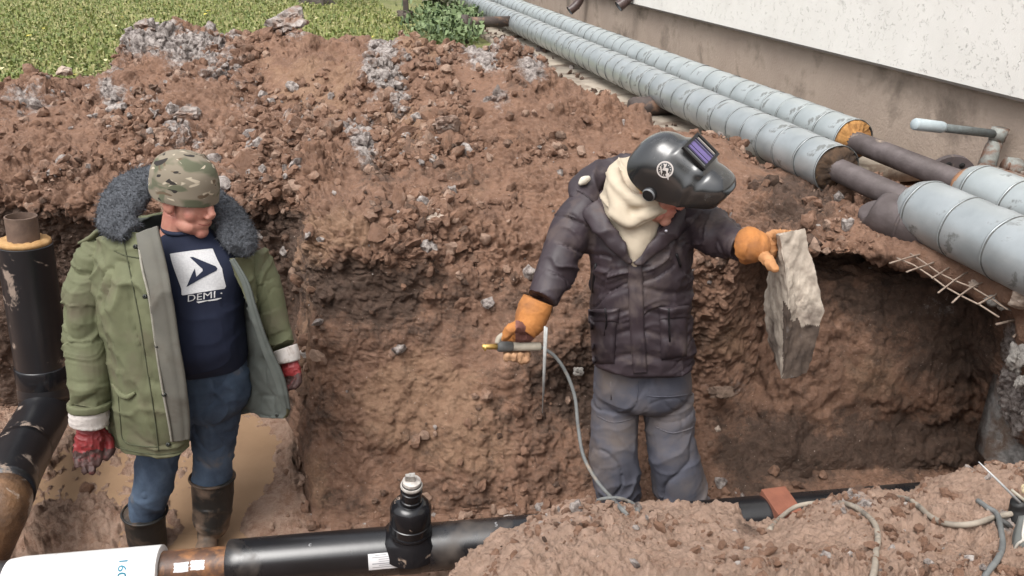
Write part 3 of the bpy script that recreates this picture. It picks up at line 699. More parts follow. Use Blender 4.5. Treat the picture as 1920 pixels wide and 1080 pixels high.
def support(s, label, cross, px_post):
    c = F0+D*s; o = thing('pipe_support', (c[0], c[1], -.05), label, 'support')
    mb = MB(); mb.box((c-Rr*.0)*np.array((1, 1, 0))+Zz*(-.02+.04), (.04, .04, .09), BB, jit=.002); ob('leg', mb, POST, o, smooth=False)
    c2 = R0+D*s; mb = MB(); mb.box(c2*np.array((1, 1, 0))+Zz*.02, (.04, .04, .09), BB, jit=.002); ob('leg', mb, POST, o, smooth=False)
    mb = MB(); mb.tube([c-Rr*.08+Zz*-.17, c2+Rr*.05-Zz*.17], .03, 14); ob('crossbar', mb, POST, o)
for s_, lb in ((4.6, 'dark steel support under the pipes above the heap'), (9.2, 'farthest dark steel support under the pipes at the top edge')): 
    support(s_, lb, 0, 0)
# goal-shaped frame of old tube left of the pipes
ft = A(872, 92, 10.4); ft[2] = -.08; o = thing('tube_frame', tuple(ft), 'brown tube frame with one upright and a rail running under the pipes', 'frame')
hp = A(872, 28, ft[1]); mb = MB(); mb.tube([ft, hp], .045, 18); ob('upright', mb, POST, o)
tp = A(878, 42, ft[1]+.02); mb = MB(); mb.tube([tp, tp+Rr*.2, tp+Rr*.52], .062, 18); ob('rail', mb, POST, o)
# stub of old pipe lying below the clad pipes, behind the welding mask
q = A(1188, 200, 6.1); o = thing('old_pipe', tuple(q), 'dark capped end of an old pipe lying across under the clad pipes', 'pipe')
mb = MB(); e = Rr*np.array((1, 1, 1)); mb.tube([q-e*.035, q-e*.03, q, q+e*.25, q+e*.9], [.02, .055, .07, .07, .07], 22); ob('tube', mb, POST, o)
# steel elbow below the bare front pipe
q = A(1655, 405, 3.5); o = thing('pipe_elbow', tuple(q), 'dark bulging steel elbow in the soil below the bare front pipe', 'elbow')
mb = MB(); mb.tube([A(1634, 388, 3.56), A(1642, 396, 3.55), A(1690, 414, 3.46), A(1750, 432, 3.36), A(1840, 462, 3.22)], [.05, .090, .108, .108, .108], 28, sub=4); ob('bend', mb, RUSTP, o)
mb = MB(); w0, w1 = A(1694, 415, 3.453), A(1700, 417, 3.443); mb.tube([w0, w1], [.112, .112], 28); ob('weld_seam', mb, RUSTP, o)
# valve by the plinth
VAL = M('valve_paint', (.27, .29, .27), (.16, .15, .135), sc=25, rough=.65, bump=.35, dirt=(.17, .10, .07), dsc=14, dthr=.5)
q = A(1830, 335, 4.2); o = thing('valve', tuple(q), 'rusty valve with long horizontal lever handle against the plinth', 'valve')
mb = MB(); a_, b_ = A(1738, 236, 4.15), A(1872, 252, 4.3); mb.tube([a_, b_], .022, 16); lv = ob('lever', mb, M('lever_steel', (.14, .16, .16), (.09, .095, .09), sc=30, rough=.6, bump=.4), o)
mb = MB(); g0 = A(1714, 232.5, 4.125); mb.tube([g0, g0+(b_-a_)*.015, g0+(b_-a_)*.36, g0+(b_-a_)*.40], [.026, .030, .030, .025], 18); ob('grip', mb, M('grip_sleeve', (.40, .46, .48), (.32, .37, .39), rough=.5), lv)
mb = MB(); mb.tube([A(1876, 240, 4.3), A(1868, 264, 4.3)], [.045, .04], 16); mb.tube([A(1868, 264, 4.3), A(1862, 276, 4.29), A(1848, 318, 4.22)], [.036, .04, .045], 16); ob('stem', mb, VAL, o)
mb = MB(); mb.tube([A(1822, 330, 4.24), A(1832, 332, 4.22), A(1880, 345, 4.12), A(1990, 380, 3.9)], [.05, .075, .075, .07], 20); ob('body', mb, VAL, o)
mb = MB(); d_ = D+Rr*.35+Zz*.1; d_ /= np.linalg.norm(d_); fc = A(1781, 335, 4.06)
mb.tube([fc-d_*.012, fc-d_*.012+d_*.001, fc+d_*.022, fc+d_*.023], [.10, .122, .122, .10], 32); fl_ = ob('flange', mb, RUSTP, o); autosmooth(fl_)
u_ = np.cross(d_, Zz); u_ /= np.linalg.norm(u_); v_ = np.cross(u_, d_)
HOLE = M('bolt_hole', (.012, .011, .011), rough=.9)
for k in range(8):
    th = k*math.pi/4+.35; c = fc-d_*.0135+(u_*math.cos(th)+v_*math.sin(th))*.085
    mb = MB(); mb.tube([c-d_*.002, c+d_*.004], .014, 10); ob('bolt_hole', mb, HOLE, fl_)
mb = MB(); bc = A(1885, 312, 4.2); mb.tube([bc, bc+np.array((.05, 0, -.01)), bc+np.array((.09, 0, -.02))], [.05, .055, .05], 20); ob('cap', mb, VAL, o)
for px, py in ((1892, 306), (1918, 322)):
    c = A(px, py, 4.12); mb = MB(); mb.tube([c, c+np.array((.01, .02, -.05))], .01, 8); ob('bolt', mb, VAL, o)

# ------------------------------------------------------------------ rebar mesh sticking out under the pipe
RB = M('rebar', (.29, .23, .185), (.2, .145, .11), sc=40, rough=.85, bump=.3)
q = A(1770, 510, 3.0); o = thing('rebar_mesh', tuple(q), 'bare grid of rusty rebar bars sticking out below the right pipe', 'rebar mesh')
def mp(a, b):   # a along the pipe (0..1), b outwards (0..1); corner pixels at true distances
    c00, c10, c01, c11 = A(1690, 487, 3.16), A(1862, 588, 2.78), A(1760, 466, 3.38), A(1918, 535, 3.0)
    p = (c00*(1-a)+c10*a)*(1-b)+(c01*(1-a)+c11*a)*b
    return p+np.array((0, 0, .006*math.sin(a*9+b*5)))
for b in (0, .28, .56, .86):
    mb = MB(); mb.tube([mp(t, b+.02*math.sin(t*6+b*9)) for t in np.linspace(-.05+.05*b, 1.06, 7)], .0035, 7); ob('bar', mb, RB, o)
for a in (.02, .19, .36, .53, .70, .87):
    mb = MB(); mb.tube([mp(a+.02*math.sin(t*4+a*7), t)+Zz*.007 for t in np.linspace(-.30 if int(a*100) in (2, 19, 70, 53) else -.06, 1.0, 6)], .0035, 7); ob('bar', mb, RB, o)
for px, py, px2, py2, lab in ((1868, 608, 1922, 600, 'single rusty rebar end poking out of the right wall, upper one'), (1900, 632, 1926, 612, 'short bent rebar end poking out of the right wall, lower one')):
    a = A(px, py, 2.85); b = A(px2, py2, 2.95); mb = MB(); mb.tube([a, (a+b)/2+Zz*.006, b], .005, 7); tag(ob('rebar', mb, RB, at=a), lab, 'rebar')

# ------------------------------------------------------------------ new pre-insulated pipes in the pit
BLK = M('black_casing', (.013, .013, .015), (.009, .009, .010), sc=6, rough=.27, bump=.06, bsc=30, spec=.8, dirt=(.07, .055, .045), dsc=5, dthr=.66, dsoft=.10, rough2=.7)
BLKD = M('dirty_casing', (.012, .012, .014), (.009, .009, .011), sc=8, rough=.32, bump=.12, bsc=40, spec=.8, dirt=(.24, .18, .14), dsc=6, dthr=.61, dsoft=.02, rough2=.9)
SHR = M('shrink_sleeve', (.012, .012, .014), rough=.18, bump=.15, bsc=18, spec=.5, dirt=(.25, .19, .15), dsc=11, dthr=.66, dsoft=.02)
WHT = M('white_casing', (.78, .78, .77), (.70, .70, .69), sc=8, rough=.35, bump=.05, dirt=(.42, .33, .26), dsc=9, dthr=.70, dsoft=.02)
RST = M('wet_rust', (.15, .075, .045), (.05, .035, .03), sc=14, rough=.45, bump=.3, dirt=(.30, .14, .06), dsc=10, dthr=.56)
INK = M('blue_ink', (.02, .22, .33), rough=.6)
PAP = M('paper', (.72, .72, .73), (.62, .62, .63), sc=8, rough=.55, bump=.15, bsc=20); GINK = M('grey_ink', (.32, .32, .35), rough=.6)
ax0, ax1 = G(165, 1081, -.92), G(1000, 1009, -.92); AX = (ax1-ax0)/np.linalg.norm(ax1-ax0)
def onax(px):
    lo_, hi_ = -1.5, 4
    for _ in range(50):
        m_ = (lo_+hi_)/2
        if proj(ax0+AX*m_)[0][0] < px: lo_ = m_
        else: hi_ = m_
    return lo_
AXN = np.cross(AX, Zz); AXN /= np.linalg.norm(AXN); 
if AXN[1] > 0: AXN = -AXN
s_w0, s_w1, s_j, s_b0, s_b1 = onax(18), onax(306), onax(318), onax(430), 3.4
pr = thing('heating_pipe', tuple(ax0+AX*onax(700)), 'new black pipe with a white sleeve crossing the bottom of the pit', 'pipe')
def axt(name, ss, rs, mat, n=40): 
    mb = MB(); mb.tube([ax0+AX*s for s in ss], rs, n, up=(0, 0, 1)); o = ob(name, mb, mat, pr); return autosmooth(o, 50)
axt('black_casing', [s_b0, s_b0+.003, *np.linspace(s_b0+.05, s_b1, 12)], [.088, .0915]+[.0915]*12, BLK)
axt('steel_pipe', [s_w0-.1, s_b0+.05], [.069, .069], RST)
axt('white_casing', [s_w0, s_w0+.003, s_w0+.05, s_w1-.05, s_w1-.003, s_w1], [.082, .086, .092, .0925, .0925, .088], WHT)
axt('black_sleeve', [s_w0-1.6, s_w0+.02], [.083, .083], BLK)
def cylpatch(s0, s1, a0, a1, r, ns=8, na=10, crisp=None, jag=0):
    V, F = [], []
    for i in range(ns+1):
        for j in range(na+1):
            s = s0+(s1-s0)*i/ns; a = a0+(a1-a0)*j/na
            if jag and (i in (0, ns) or j in (0, na)): s += random.uniform(-jag, jag); a += random.uniform(-jag, jag)*6
            V.append(ax0+AX*s+r*(math.sin(a)*AXN+math.cos(a)*Zz))
    for i in range(ns):
        for j in range(na): F.append((i*(na+1)+j, (i+1)*(na+1)+j, (i+1)*(na+1)+j+1, i*(na+1)+j+1))
    return np.array(V), F
lb_ = ob('sticker', cylpatch(onax(693), onax(745), .92, 1.62, .0925), PAP, pr)
for k in range(7):
    a = .98+k*.085; s0 = onax(700+random.choice((0, 6, 12))); s1 = onax(738-random.choice((0, 6, 12)))
    ob('print_line', cylpatch(s0, s1, a, a+.025+.015*(k == 4), .0929, 3, 2), GINK, lb_)
tp1 = ob('tape', cylpatch(onax(336), onax(362), .55, 1.05, .0696, jag=.003), PAP, pr); ob('tape', cylpatch(onax(366), onax(392), .50, 1.0, .0696, jag=.003), PAP, pr)
def text_mesh(txt, bold=0.0, shear=0):
    cu = bpy.data.curves.new('txt', 'FONT'); cu.body = txt; cu.size = 1; cu.offset = bold; cu.shear = shear; cu.resolution_u = 3
    o = bpy.data.objects.new('txt', cu); C.objects.link(o); dg = bpy.context.evaluated_depsgraph_get(); me = bpy.data.meshes.new_from_object(o.evaluated_get(dg))
    V = np.array([v.co[:] for v in me.vertices]); F = [list(p.vertices) for p in me.polygons]
    bpy.data.objects.remove(o); V[:, :2] -= (V[:, :2].max(0)+V[:, :2].min(0))/2; return V, F
def refine(V, F, maxlen):
    import bmesh
    b = bmesh.new(); vs = [b.verts.new(v) for v in V]
    for f in F:
        try: b.faces.new([vs[i] for i in f])
        except ValueError: pass
    bmesh.ops.triangulate(b, faces=b.faces)
    for _ in range(4):
        e = [e for e in b.edges if e.calc_length() > maxlen]
        if not e: break
        bmesh.ops.subdivide_edges(b, edges=e, cuts=1); bmesh.ops.triangulate(b, faces=b.faces)
    b.verts.index_update(); V = np.array([v.co[:] for v in b.verts]); F = [[v.index for v in f.verts] for f in b.faces]; b.free(); return V, F
V, F = text_mesh('160', .012); V, F = refine(V, F, .2)
sc_ = .052; s_c = onax(245)
W3 = []
for v in V:   # letters read downwards round the pipe
    a = .70+v[0]*sc_/.0925; s = s_c+v[1]*sc_*.82
    W3.append(ax0+AX*s+.0931*(math.sin(a)*AXN+math.cos(a)*Zz))
ob('lettering', (np.array(W3), F), INK, pr)
V, F = text_mesh('\u00bb', .0); V, F = refine(V, F, .2)
ob('lettering', (np.array([ax0+AX*(s_c+v[1]*.03)+.0931*(math.sin(1.32+v[0]*.5)*AXN+math.cos(1.32+v[0]*.5)*Zz) for v in V]), F), INK, pr)
CHALK = M('chalk', (.42, .42, .43), rough=.9)
V, F = text_mesh('5', -.005); V, F = refine(V, F, .2)
ob('chalk_mark', (np.array([ax0+AX*(onax(930)+v[0]*.028)+.0922*(math.sin(.10-v[1]*.35)*AXN+math.cos(.10-v[1]*.35)*Zz) for v in V]), F), CHALK, pr)
V, F = text_mesh('c', -.005); V, F = refine(V, F, .2)
ob('chalk_mark', (np.array([ax0+AX*(onax(587)+v[0]*.03)+.0922*(math.sin(.35-v[1]*.25)*AXN+math.cos(.35-v[1]*.25)*Zz) for v in V]), F), CHALK, pr)
# tee with capped valve stub
tb = ax0+AX*onax(768); top = A(778, 905, tb[1]+.0); ud = Zz*.985+AX*.07+AXN*.10; ud /= np.linalg.norm(ud)
H = .30
def stub(name, prof, mat, n=36, parent=pr):
    mb = MB(); mb.tube([tb+ud*h for h, r in prof], [r for h, r in prof], n, up=AX); return autosmooth(ob(name, mb, mat, parent), 40)
stub('saddle', [(.02, .118), (.075, .104), (.088, .088), (.105, .080)], SHR)
mb = MB(); V, F = cylpatch(onax(748), onax(788), -1.2, 2.6, .0945, 10, 30); mb.add(V, F); ob('saddle_band', mb, SHR, pr)
stub('branch', [(.07, .0775), (.15, .0775), (.152, .0745), (.165, .0745), (.168, .0775), (.215, .0775), (.238, .062), (.246, .045)], SHR)
stub('ring', [(.10, .080), (.104, .0825), (.112, .0825), (.116, .080)], SHR)
sp_ = stub('spindle', [(.24, .041), (.262, .041), (.264, .037), (.275, .037), (.277, .040), (.30, .040), (.302, .036), (.335, .036)], SHR)
stub('spindle_ring', [(.318, .0385), (.322, .041), (.328, .041), (.332, .0385)], M('dirty_white', (.5, .48, .45), (.3, .27, .24), sc=40, rough=.6, bump=.3), parent=sp_)
stub('spindle_cap', [(.333, .030), (.336, .034), (.348, .034), (.351, .028)], M('dusty_cap', (.55, .52, .48), (.25, .22, .2), sc=40, rough=.7, bump=.3), parent=sp_)
mb = MB(); c = tb+ud*.362; mb.box(c, (.011, .011, .014), np.stack([AX, np.cross(ud, AX), ud])); mb.box(tb+ud*.366-AX*.006, (.018, .008, .010), np.stack([AX, np.cross(ud, AX), ud]), jit=.002); ob('spindle_nut', mb, M('nut_metal', (.5, .48, .45), (.2, .18, .16), sc=50, rough=.5, metal=.4, bump=.2), sp_, smooth=False)

# vertical pipe with elbow on the left
v0, v1 = A(46, 456, 3.60), A(84, 716, 3.55)
o = thing('pipe_riser', (v1[0], v1[1], -1.1), 'black insulated riser pipe with elbow left of the man in the green parka', 'pipe')
top = A(46, 452, 3.6); vd = (v0-v1)/np.linalg.norm(v0-v1)
e0 = A(22, 935, 2.70); 
RV = .118
mb = MB(); mb.tube([v1, v0-vd*.004, v0], [RV, RV, RV-.006], 40, cap=True); autosmooth(ob('riser_casing', mb, BLKD, o), 50)
mb = MB(); n = 40; th = np.linspace(0, 2*np.pi, n, endpoint=False); ux = np.cross(vd, CT); ux /= np.linalg.norm(ux); uy = np.cross(vd, ux)
rr = [v0+vd*(h+.008*np.random.rand(n)[:, None]*(h > 0.001))+q*(np.cos(th)[:, None]*ux+np.sin(th)[:, None]*uy) for h, q in ((.0, RV-.004), (.012, RV-.008), (.02, .09), (.016, .07))]
mb.loft(rr, True, True); ob('foam_ring', mb, M('pale_foam', (.47, .29, .13), (.33, .18, .07), sc=30, rough=.95, bump=.6, bsc=90), o)
mb = MB(); h0 = A(33, 400, 3.63); sd2 = (h0-v0)/np.linalg.norm(h0-v0)
rr = [v0+vd*h+q*(np.cos(th)[:, None]*ux+np.sin(th)[:, None]*uy) for h, q in ((-.05, .068), (.13, .068), (.131, .062), (.02, .062))]
mb.loft(rr, True, False); autosmooth(ob('steel_end', mb, M('rusty_steel', (.17, .115, .085), (.10, .065, .05), sc=20, rough=.7, bump=.25), o), 50)
m0, m1, m2_, m3 = v1, A(86, 745, 3.53), A(78, 785, 3.42), A(40, 850, 3.08)
mb = MB(); mb.tube([v1+vd*.05, v1+vd*.0, m1], [RV+.004, RV+.005, RV+.004], 40, sub=3); mb.tube([m1, A(85, 765, 3.5), m2_, m3], [RV, RV+.001, RV+.001, RV], 40, sub=6); ob('elbow', mb, BLKD, o)
mb = MB(); mb.tube([v1+vd*.10, v1+vd*.095, v1-vd*.06, v1-vd*.065], [RV+.002, RV+.006, RV+.006, RV+.002], 40); ob('sleeve', mb, SHR, o)
mb = MB(); mb.tube([m3+(m2_-m3)*.1, A(22, 885, 2.92), A(7, 928, 2.73)], [RV+.003, RV+.001, RV-.004], 40, sub=4); ob('sleeve', mb, BLKD, o)
FJ = M('foamed_joint', (.20, .11, .058), (.05, .03, .02), sc=11, rough=.35, bump=.7, bsc=26, dirt=(.55, .50, .44), dsc=9, dthr=.60, dsoft=.05, bdist=.012)
mb = MB(); mb.tube([A(8, 922, 2.76), A(5, 940, 2.70), A(-1, 972, 2.64), A(-8, 1012, 2.6), A(-14, 1045, 2.58)], [.100, .108, .098, .078, .062], 36, sub=5); V = mb.V(); jt = ob('joint', mb, FJ, o)
bk = A(1465, 938, 2.64)
# brick lying on the pipe
o = put('brick', None) if False else None
BRK = M('brick_clay', (.26, .10, .062), (.20, .075, .048), sc=20, rough=.9, bump=.4, bsc=80)
import bmesh
b = bmesh.new(); bmesh.ops.create_cube(b, size=1); bmesh.ops.scale(b, verts=b.verts, vec=(.11, .14, .04)); bmesh.ops.bevel(b, geom=b.edges[:], offset=.004, segments=2, affect='EDGES', profile=.6)
me = bpy.data.meshes.new('brick'); b.to_mesh(me); b.free(); me.materials.append(BRK)
o = put('brick', me); o.location = A(1464, 944, 2.68); o.rotation_euler = (math.radians(8), math.radians(2), math.radians(14)); tag(o, 'red clay brick half hidden behind the near bank, beside the black pipe', 'brick')
# ------------------------------------------------------------------ people
def pts(*a): return [A(*q) for q in a]
def bvh_of(V, F): return BVHTree.FromPolygons([Vector(v) for v in np.asarray(V, float)], [tuple(int(i) for i in f) for f in F])
def decal(bvh, O, ux, uy, V2, off=.0025, toward=CT):
    """lay a flat drawing (V2: x,y in metres) on a garment along its own front direction"""
    out = []; t = Vector(-toward)
    for v in V2:
        p = O+ux*v[0]+uy*v[1]; h = bvh.ray_cast(Vector(p+toward*.6), t)
        if h[0] is None: h = bvh.find_nearest(Vector(p))
        out.append(np.array(h[0])+toward*off)
    return np.array(out)
def decal_ob(name, bvh, O, ux, uy, V2, F, mat, parent, off=.0025, ml=.012, toward=CT):
    V, F = refine(np.array([(v[0], v[1], 0) for v in V2]), F, ml)
    W_ = decal(bvh, O, ux, uy, V, off, toward)
    V2_ = W_-toward*.002; n = len(W_)
    return ob(name, (np.vstack([W_]), F), mat, parent)
def wrinkle(V, N, segs, amp, freq, seed, base=.35, long=0):
    s, idx, d = segcoord(V, segs)
    q = np.stack([s*freq, idx*5.+0*s, 0*s], 1)+np.asarray(V)*np.array((3.2, 3.2, 1.2))+seed
    q[:, 0] += 1.5*vn(V*4.5, seed+3)+.5*vn(V*11, seed+4)
    r = ridge(q, seed)
    r2 = ridge(np.asarray(V)*np.array((7, 7, 5))+seed*2.1, seed+5)
    r3 = ridge(q*1.9+3.3, seed+8)
    m = np.clip(base+1.1*fbm(V*4+seed, seed+9, 2), .1, 1.2)
    v1 = ridge(q*1.15+11, seed+12)**5; v2 = ridge(np.asarray(V)*np.array((9, 9, 6))+seed*1.3, seed+15)**6
    h = amp*(1.3*r**2*m+.25*r2**3+.5*r3**2*m-1.15*v1*m-.2*v2*m)
    return V+N*(h-amp*.5)[:, None]
def ring(px, py, Y, rx, ry, n=28, rot=0, tilt=0):
    c = A(px, py, Y); th = np.linspace(0, 2*np.pi, n, endpoint=False)
    x = rx*np.cos(th); y = ry*np.sin(th); cr_, sr_ = math.cos(rot), math.sin(rot)
    P = np.stack([x*cr_-y*sr_, x*sr_+y*cr_, tilt*x], 1); return c+P
def loftr(mb, rings, sub=4, cap=True):
    R = np.array(rings); k, n, _ = R.shape; Q = cr(R.reshape(k, -1), sub).reshape(-1, n, 3); mb.loft(list(Q), True, cap); return mb
SKIN = M('skin', (.52, .27, .20), (.41, .19, .14), sc=24, dirt=(.44, .16, .125), dsc=12, dthr=.57, dsoft=.14, rough=.5, bump=.12, bsc=220, spec=.4)
def head_mesh(B, c, s=1.0, smile=True):
    """B rows: right, forward, up"""
    mb = MB(); B = np.array(B)
    def e(p, r, **k): mb.ell(c+s*(np.array(p) @ B), tuple(s*x for x in r), B, **k)
    def t(P, r, n=10): mb.tube([c+s*(np.array(p) @ B) for p in P], [s*x for x in r], n)
    e((0, -.012, .045), (.076, .097, .085)); e((0, .030, -.020), (.064, .064, .078)); e((0, .028, -.072), (.058, .060, .046)); e((0, .070, -.100), (.028, .021, .022))
    for x in (-1, 1):
        e((x*.036, .056, -.030), (.029, .024, .030)); e((x*.040, .035, -.075), (.022, .04, .028)); e((x*.078, -.006, -.004), (.011, .026, .034))
        t([(x*.050, .068, .030), (x*.028, .084, .034), (x*.008, .088, .030)], [.010, .013, .010])
        e((x*.011, .103, -.034), (.010, .012, .009)); e((x*.031, .080, .012), (.016, .010, .009))
    t([(0, .084, .024), (0, .097, .000), (0, .112, -.024), (0, .104, -.040)], [.010, .011, .015, .010])
    u = .006 if smile else 0
    e((0, .070, -.066), (.034, .024, .026)); t([(-.029, .078, -.060+u), (-.012, .090, -.059), (0, .093, -.057), (.012, .090, -.059), (.029, .078, -.060+u)], [.004, .006, .006, .006, .004])
    t([(-.026, .076, -.068+u), (0, .089, -.073), (.026, .076, -.068+u)], [.004, .0075, .004])
    t([(0, -.02, -.05), (0, -.03, -.12), (0, -.045, -.22)], [.060, .060, .072], 18)
    return mb
def glove(root_, B, c, fingers, thumb, palm=(.044, .050, .020), vx=.0035, cuff=None, amp=.004, seed=1, extra=None):
    """palm block plus five separate bent finger chains; coordinates in metres in frame B (x across the palm, y along the fingers, z out of the back)"""
    mb = MB(); B = np.array(B); X = lambda p: c+np.array(p) @ B
    mb.ell(X((0, 0, 0)), palm, B, 20, 12)
    mb.ell(X((0, -.03, 0)), (palm[0]*.85, palm[1]*.8, palm[2]*1.15), B, 20, 12)
    segs = []
    for f in fingers+[thumb]:
        P = [X(p) for p in f[0]]; mb.tube(P, f[1], 12, sub=4); mb.ell(P[-1], (f[1][-1]*.98,)*3, None, 10, 8); segs += [(P[i], P[i+1]) for i in range(len(P)-1)]
    if extra: extra(mb, X)
    V, F, N = vox(mb, vx, 3)
    V = V+N*(amp*(ridge(V*46+seed, seed)**3-.35)+.0012*fbm(V*130, 4, 2))[:, None]
    return V, F, segs

# ================= man in the parka
p1 = thing('person', tuple(np.array((A(340, 1040, 2.85)[0], 2.85, -1.2))), 'man in open green parka with grey fur collar, camouflage beanie and red gloves', 'man')
PARK = M('parka_green', (.135, .142, .078), (.088, .094, .050), sc=4, rough=.8, bump=.25, bsc=260, dirt=(.10, .085, .055), dsc=5, dthr=.62, dsoft=.12, bdist=.002)
LIN = M('parka_lining', (.145, .138, .115), (.105, .102, .088), sc=5, rough=.85, bump=.2, bsc=260, dirt=(.09, .075, .06), dsc=6, dthr=.62, dsoft=.1, bdist=.002)
LIN2 = M('parka_inside', (.098, .108, .098), (.07, .078, .07), sc=5, rough=.85, bump=.2, bsc=260, bdist=.002)
FUR = M('grey_fur', (.115, .122, .138), (.055, .060, .068), sc=70, rough=1, bump=1, bsc=150, bdist=.01)
NAVY = M('navy_shirt', (.014, .020, .045), (.010, .014, .033), sc=6, rough=.85, bump=.15, bsc=300, bdist=.001)
DEN = M('denim', (.085, .125, .185), (.022, .035, .062), sc=6, rough=.85, bump=.25, bsc=300, dirt=(.17, .145, .12), dsc=6, dthr=.66, dsoft=.07, bdist=.002)
RUB = M('rubber_boot', (.022, .022, .021), (.014, .013, .012), sc=6, rough=.45, bump=.12, bsc=40, dirt=(.17, .115, .08), dsc=7, dthr=.56, dsoft=.09, rough2=.85)
REDG = M('red_rubber', (.25, .028, .030), (.16, .018, .02), sc=10, rough=.5, bump=.2, bsc=80, dirt=(.06, .028, .024), dsc=11, dthr=.60, dsoft=.08)
KNIT = M('white_knit', (.60, .56, .53), (.44, .40, .37), sc=14, rough=.95, bump=.5, bsc=200, dirt=(.3, .24, .2), dsc=14, dthr=.62)
def camo():
    m = bpy.data.materials.new('camouflage'); m.use_nodes = True; n, l = nod(m); b = n['Principled BSDF']; b.inputs['Roughness'].default_value = .95
    tc = n.new('ShaderNodeTexCoord'); mp = n.new('ShaderNodeMapping'); mp.inputs['Scale'].default_value = (1, 1, 2.1); l.new(tc.outputs['Object'], mp.inputs[0])
    def lay(prev, c, s, thr, w, off):
        t = n.new('ShaderNodeTexNoise'); t.inputs['Scale'].default_value = s; t.inputs['Detail'].default_value = 1.5; t.inputs['Distortion'].default_value = .7
        m2 = n.new('ShaderNodeMapping'); m2.inputs['Location'].default_value = (off, off*1.7, -off); l.new(mp.outputs[0], m2.inputs[0]); l.new(m2.outputs[0], t.inputs[0])
        r = n.new('ShaderNodeValToRGB'); r.color_ramp.elements[0].position = thr; r.color_ramp.elements[1].position = thr+w; l.new(t.outputs[0], r.inputs[0])
        x = n.new('ShaderNodeMixRGB'); l.new(r.outputs[0], x.inputs[0]); x.inputs[2].default_value = (*c, 1)
        if isinstance(prev, tuple): x.inputs[1].default_value = (*prev, 1)
        else: l.new(prev, x.inputs[1])
        return x.outputs[0]
    c = lay((.205, .175, .13), (.10, .105, .066), 9, .50, .10, 1.3)
    c = lay(c, (.115, .08, .05), 13, .60, .05, 4.1)
    c = lay(c, (.44, .38, .29), 17, .645, .03, 8.2)
    c = lay(c, (.022, .018, .016), 15, .655, .015, 12.9)
    l.new(c, b.inputs['Base Color'])
    t = n.new('ShaderNodeTexNoise'); t.inputs['Scale'].default_value = 400; l.new(tc.outputs['Object'], t.inputs[0]); bp = n.new('ShaderNodeBump'); bp.inputs['Strength'].default_value = .3; bp.inputs['Distance'].default_value = .002
    l.new(t.outputs[0], bp.inputs['Height']); l.new(bp.outputs[0], b.inputs['Normal']); return m
CAMO = camo()
# head: looks to the picture's right and down, smiling
fw = cdir(.90, -.30, .30); up_ = cdir(-.02, .95, .30); up_ = up_-fw*(up_@fw); up_ /= np.linalg.norm(up_); rt = np.cross(fw, up_)
H1 = A(350, 374, 2.90)
mb = head_mesh(np.stack([rt, fw, up_]), H1, 1.06)
nk = A(345, 450, 2.93); mb.tube([H1-up_*.10, nk, A(348, 478, 2.94)], [.062, .066, .075], 18)
V, F, N = vox(mb, .0034, 9); bd1 = ob('body', (V, F), SKIN, p1)
EYE = M('eye', (.6, .58, .55), rough=.2, bump=0); PUP = M('pupil', (.03, .02, .015), rough=.1, bump=0); LIP = M('lip', (.33, .11, .09), rough=.5, bump=.1)
Bh = np.stack([rt, fw, up_])
for x in (-1, 1):
    c = H1+1.06*(np.array((x*.031, .083, .011)) @ Bh); mb = MB(); mb.ell(c, (.0105,)*3, Bh, 14, 10); e_ = ob('eye', mb, EYE, p1); mb = MB(); mb.ell(c+fw*.0078, (.005,)*3, Bh, 10, 8); ob('pupil', mb, PUP, e_)
mb = MB(); mb.tube([H1+1.06*(np.array(p) @ Bh) for p in ((-.030, .0805, -.0595), (-.015, .0905, -.0645), (0, .0950, -.0655), (.015, .0905, -.0645), (.030, .0805, -.0595))], [.0016, .0026, .003, .0026, .0016], 8, sub=4); ob('mouth', mb, LIP, bd1)
# beanie
mb = MB(); n = 40; th = np.linspace(0, 2*np.pi, n, endpoint=False); rings = []
hc = H1+up_*.058-fw*.012; tl = cdir(-.24, 1, .26); tl -= fw*(tl@fw); tl /= np.linalg.norm(tl)
for h, q in ((-.048, .098), (-.052, .106), (-.045, .109), (-.01, .111), (.03, .109), (.065, .10), (.092, .081), (.110, .055), (.119, .027), (.122, .006)):
    rings.append(hc+tl*h+1.08*q*(.92*np.cos(th)[:, None]*rt+1.06*np.sin(th)[:, None]*fw))
R = np.array(rings); Q = cr(R.reshape(len(rings), -1), 5).reshape(-1, n, 3)
mb.loft(list(Q), True, True); V = mb.V(); d = V-hc; d /= np.linalg.norm(d, axis=1)[:, None]
V = V+d*(.0035*fbm(V*22, 5, 3)+.0028*ridge(V*np.array((8, 8, 24)), 6))[:, None]
bn = ob('beanie', (V, mb.f), CAMO, p1)
bb = bvh_of(V, mb.f)
sm_ = [bb.find_nearest(Vector(hc+tl*.14*math.cos(a)+(-rt*.75+fw*.1*0)*.14*math.sin(a)+CT*.10*math.sin(a)))[0] for a in np.linspace(.05, 1.75, 16)]
mb = MB(); mb.tube([np.array(q) for q in sm_], .0026, 8, sub=2); ob('seam', mb, CAMO, bn)
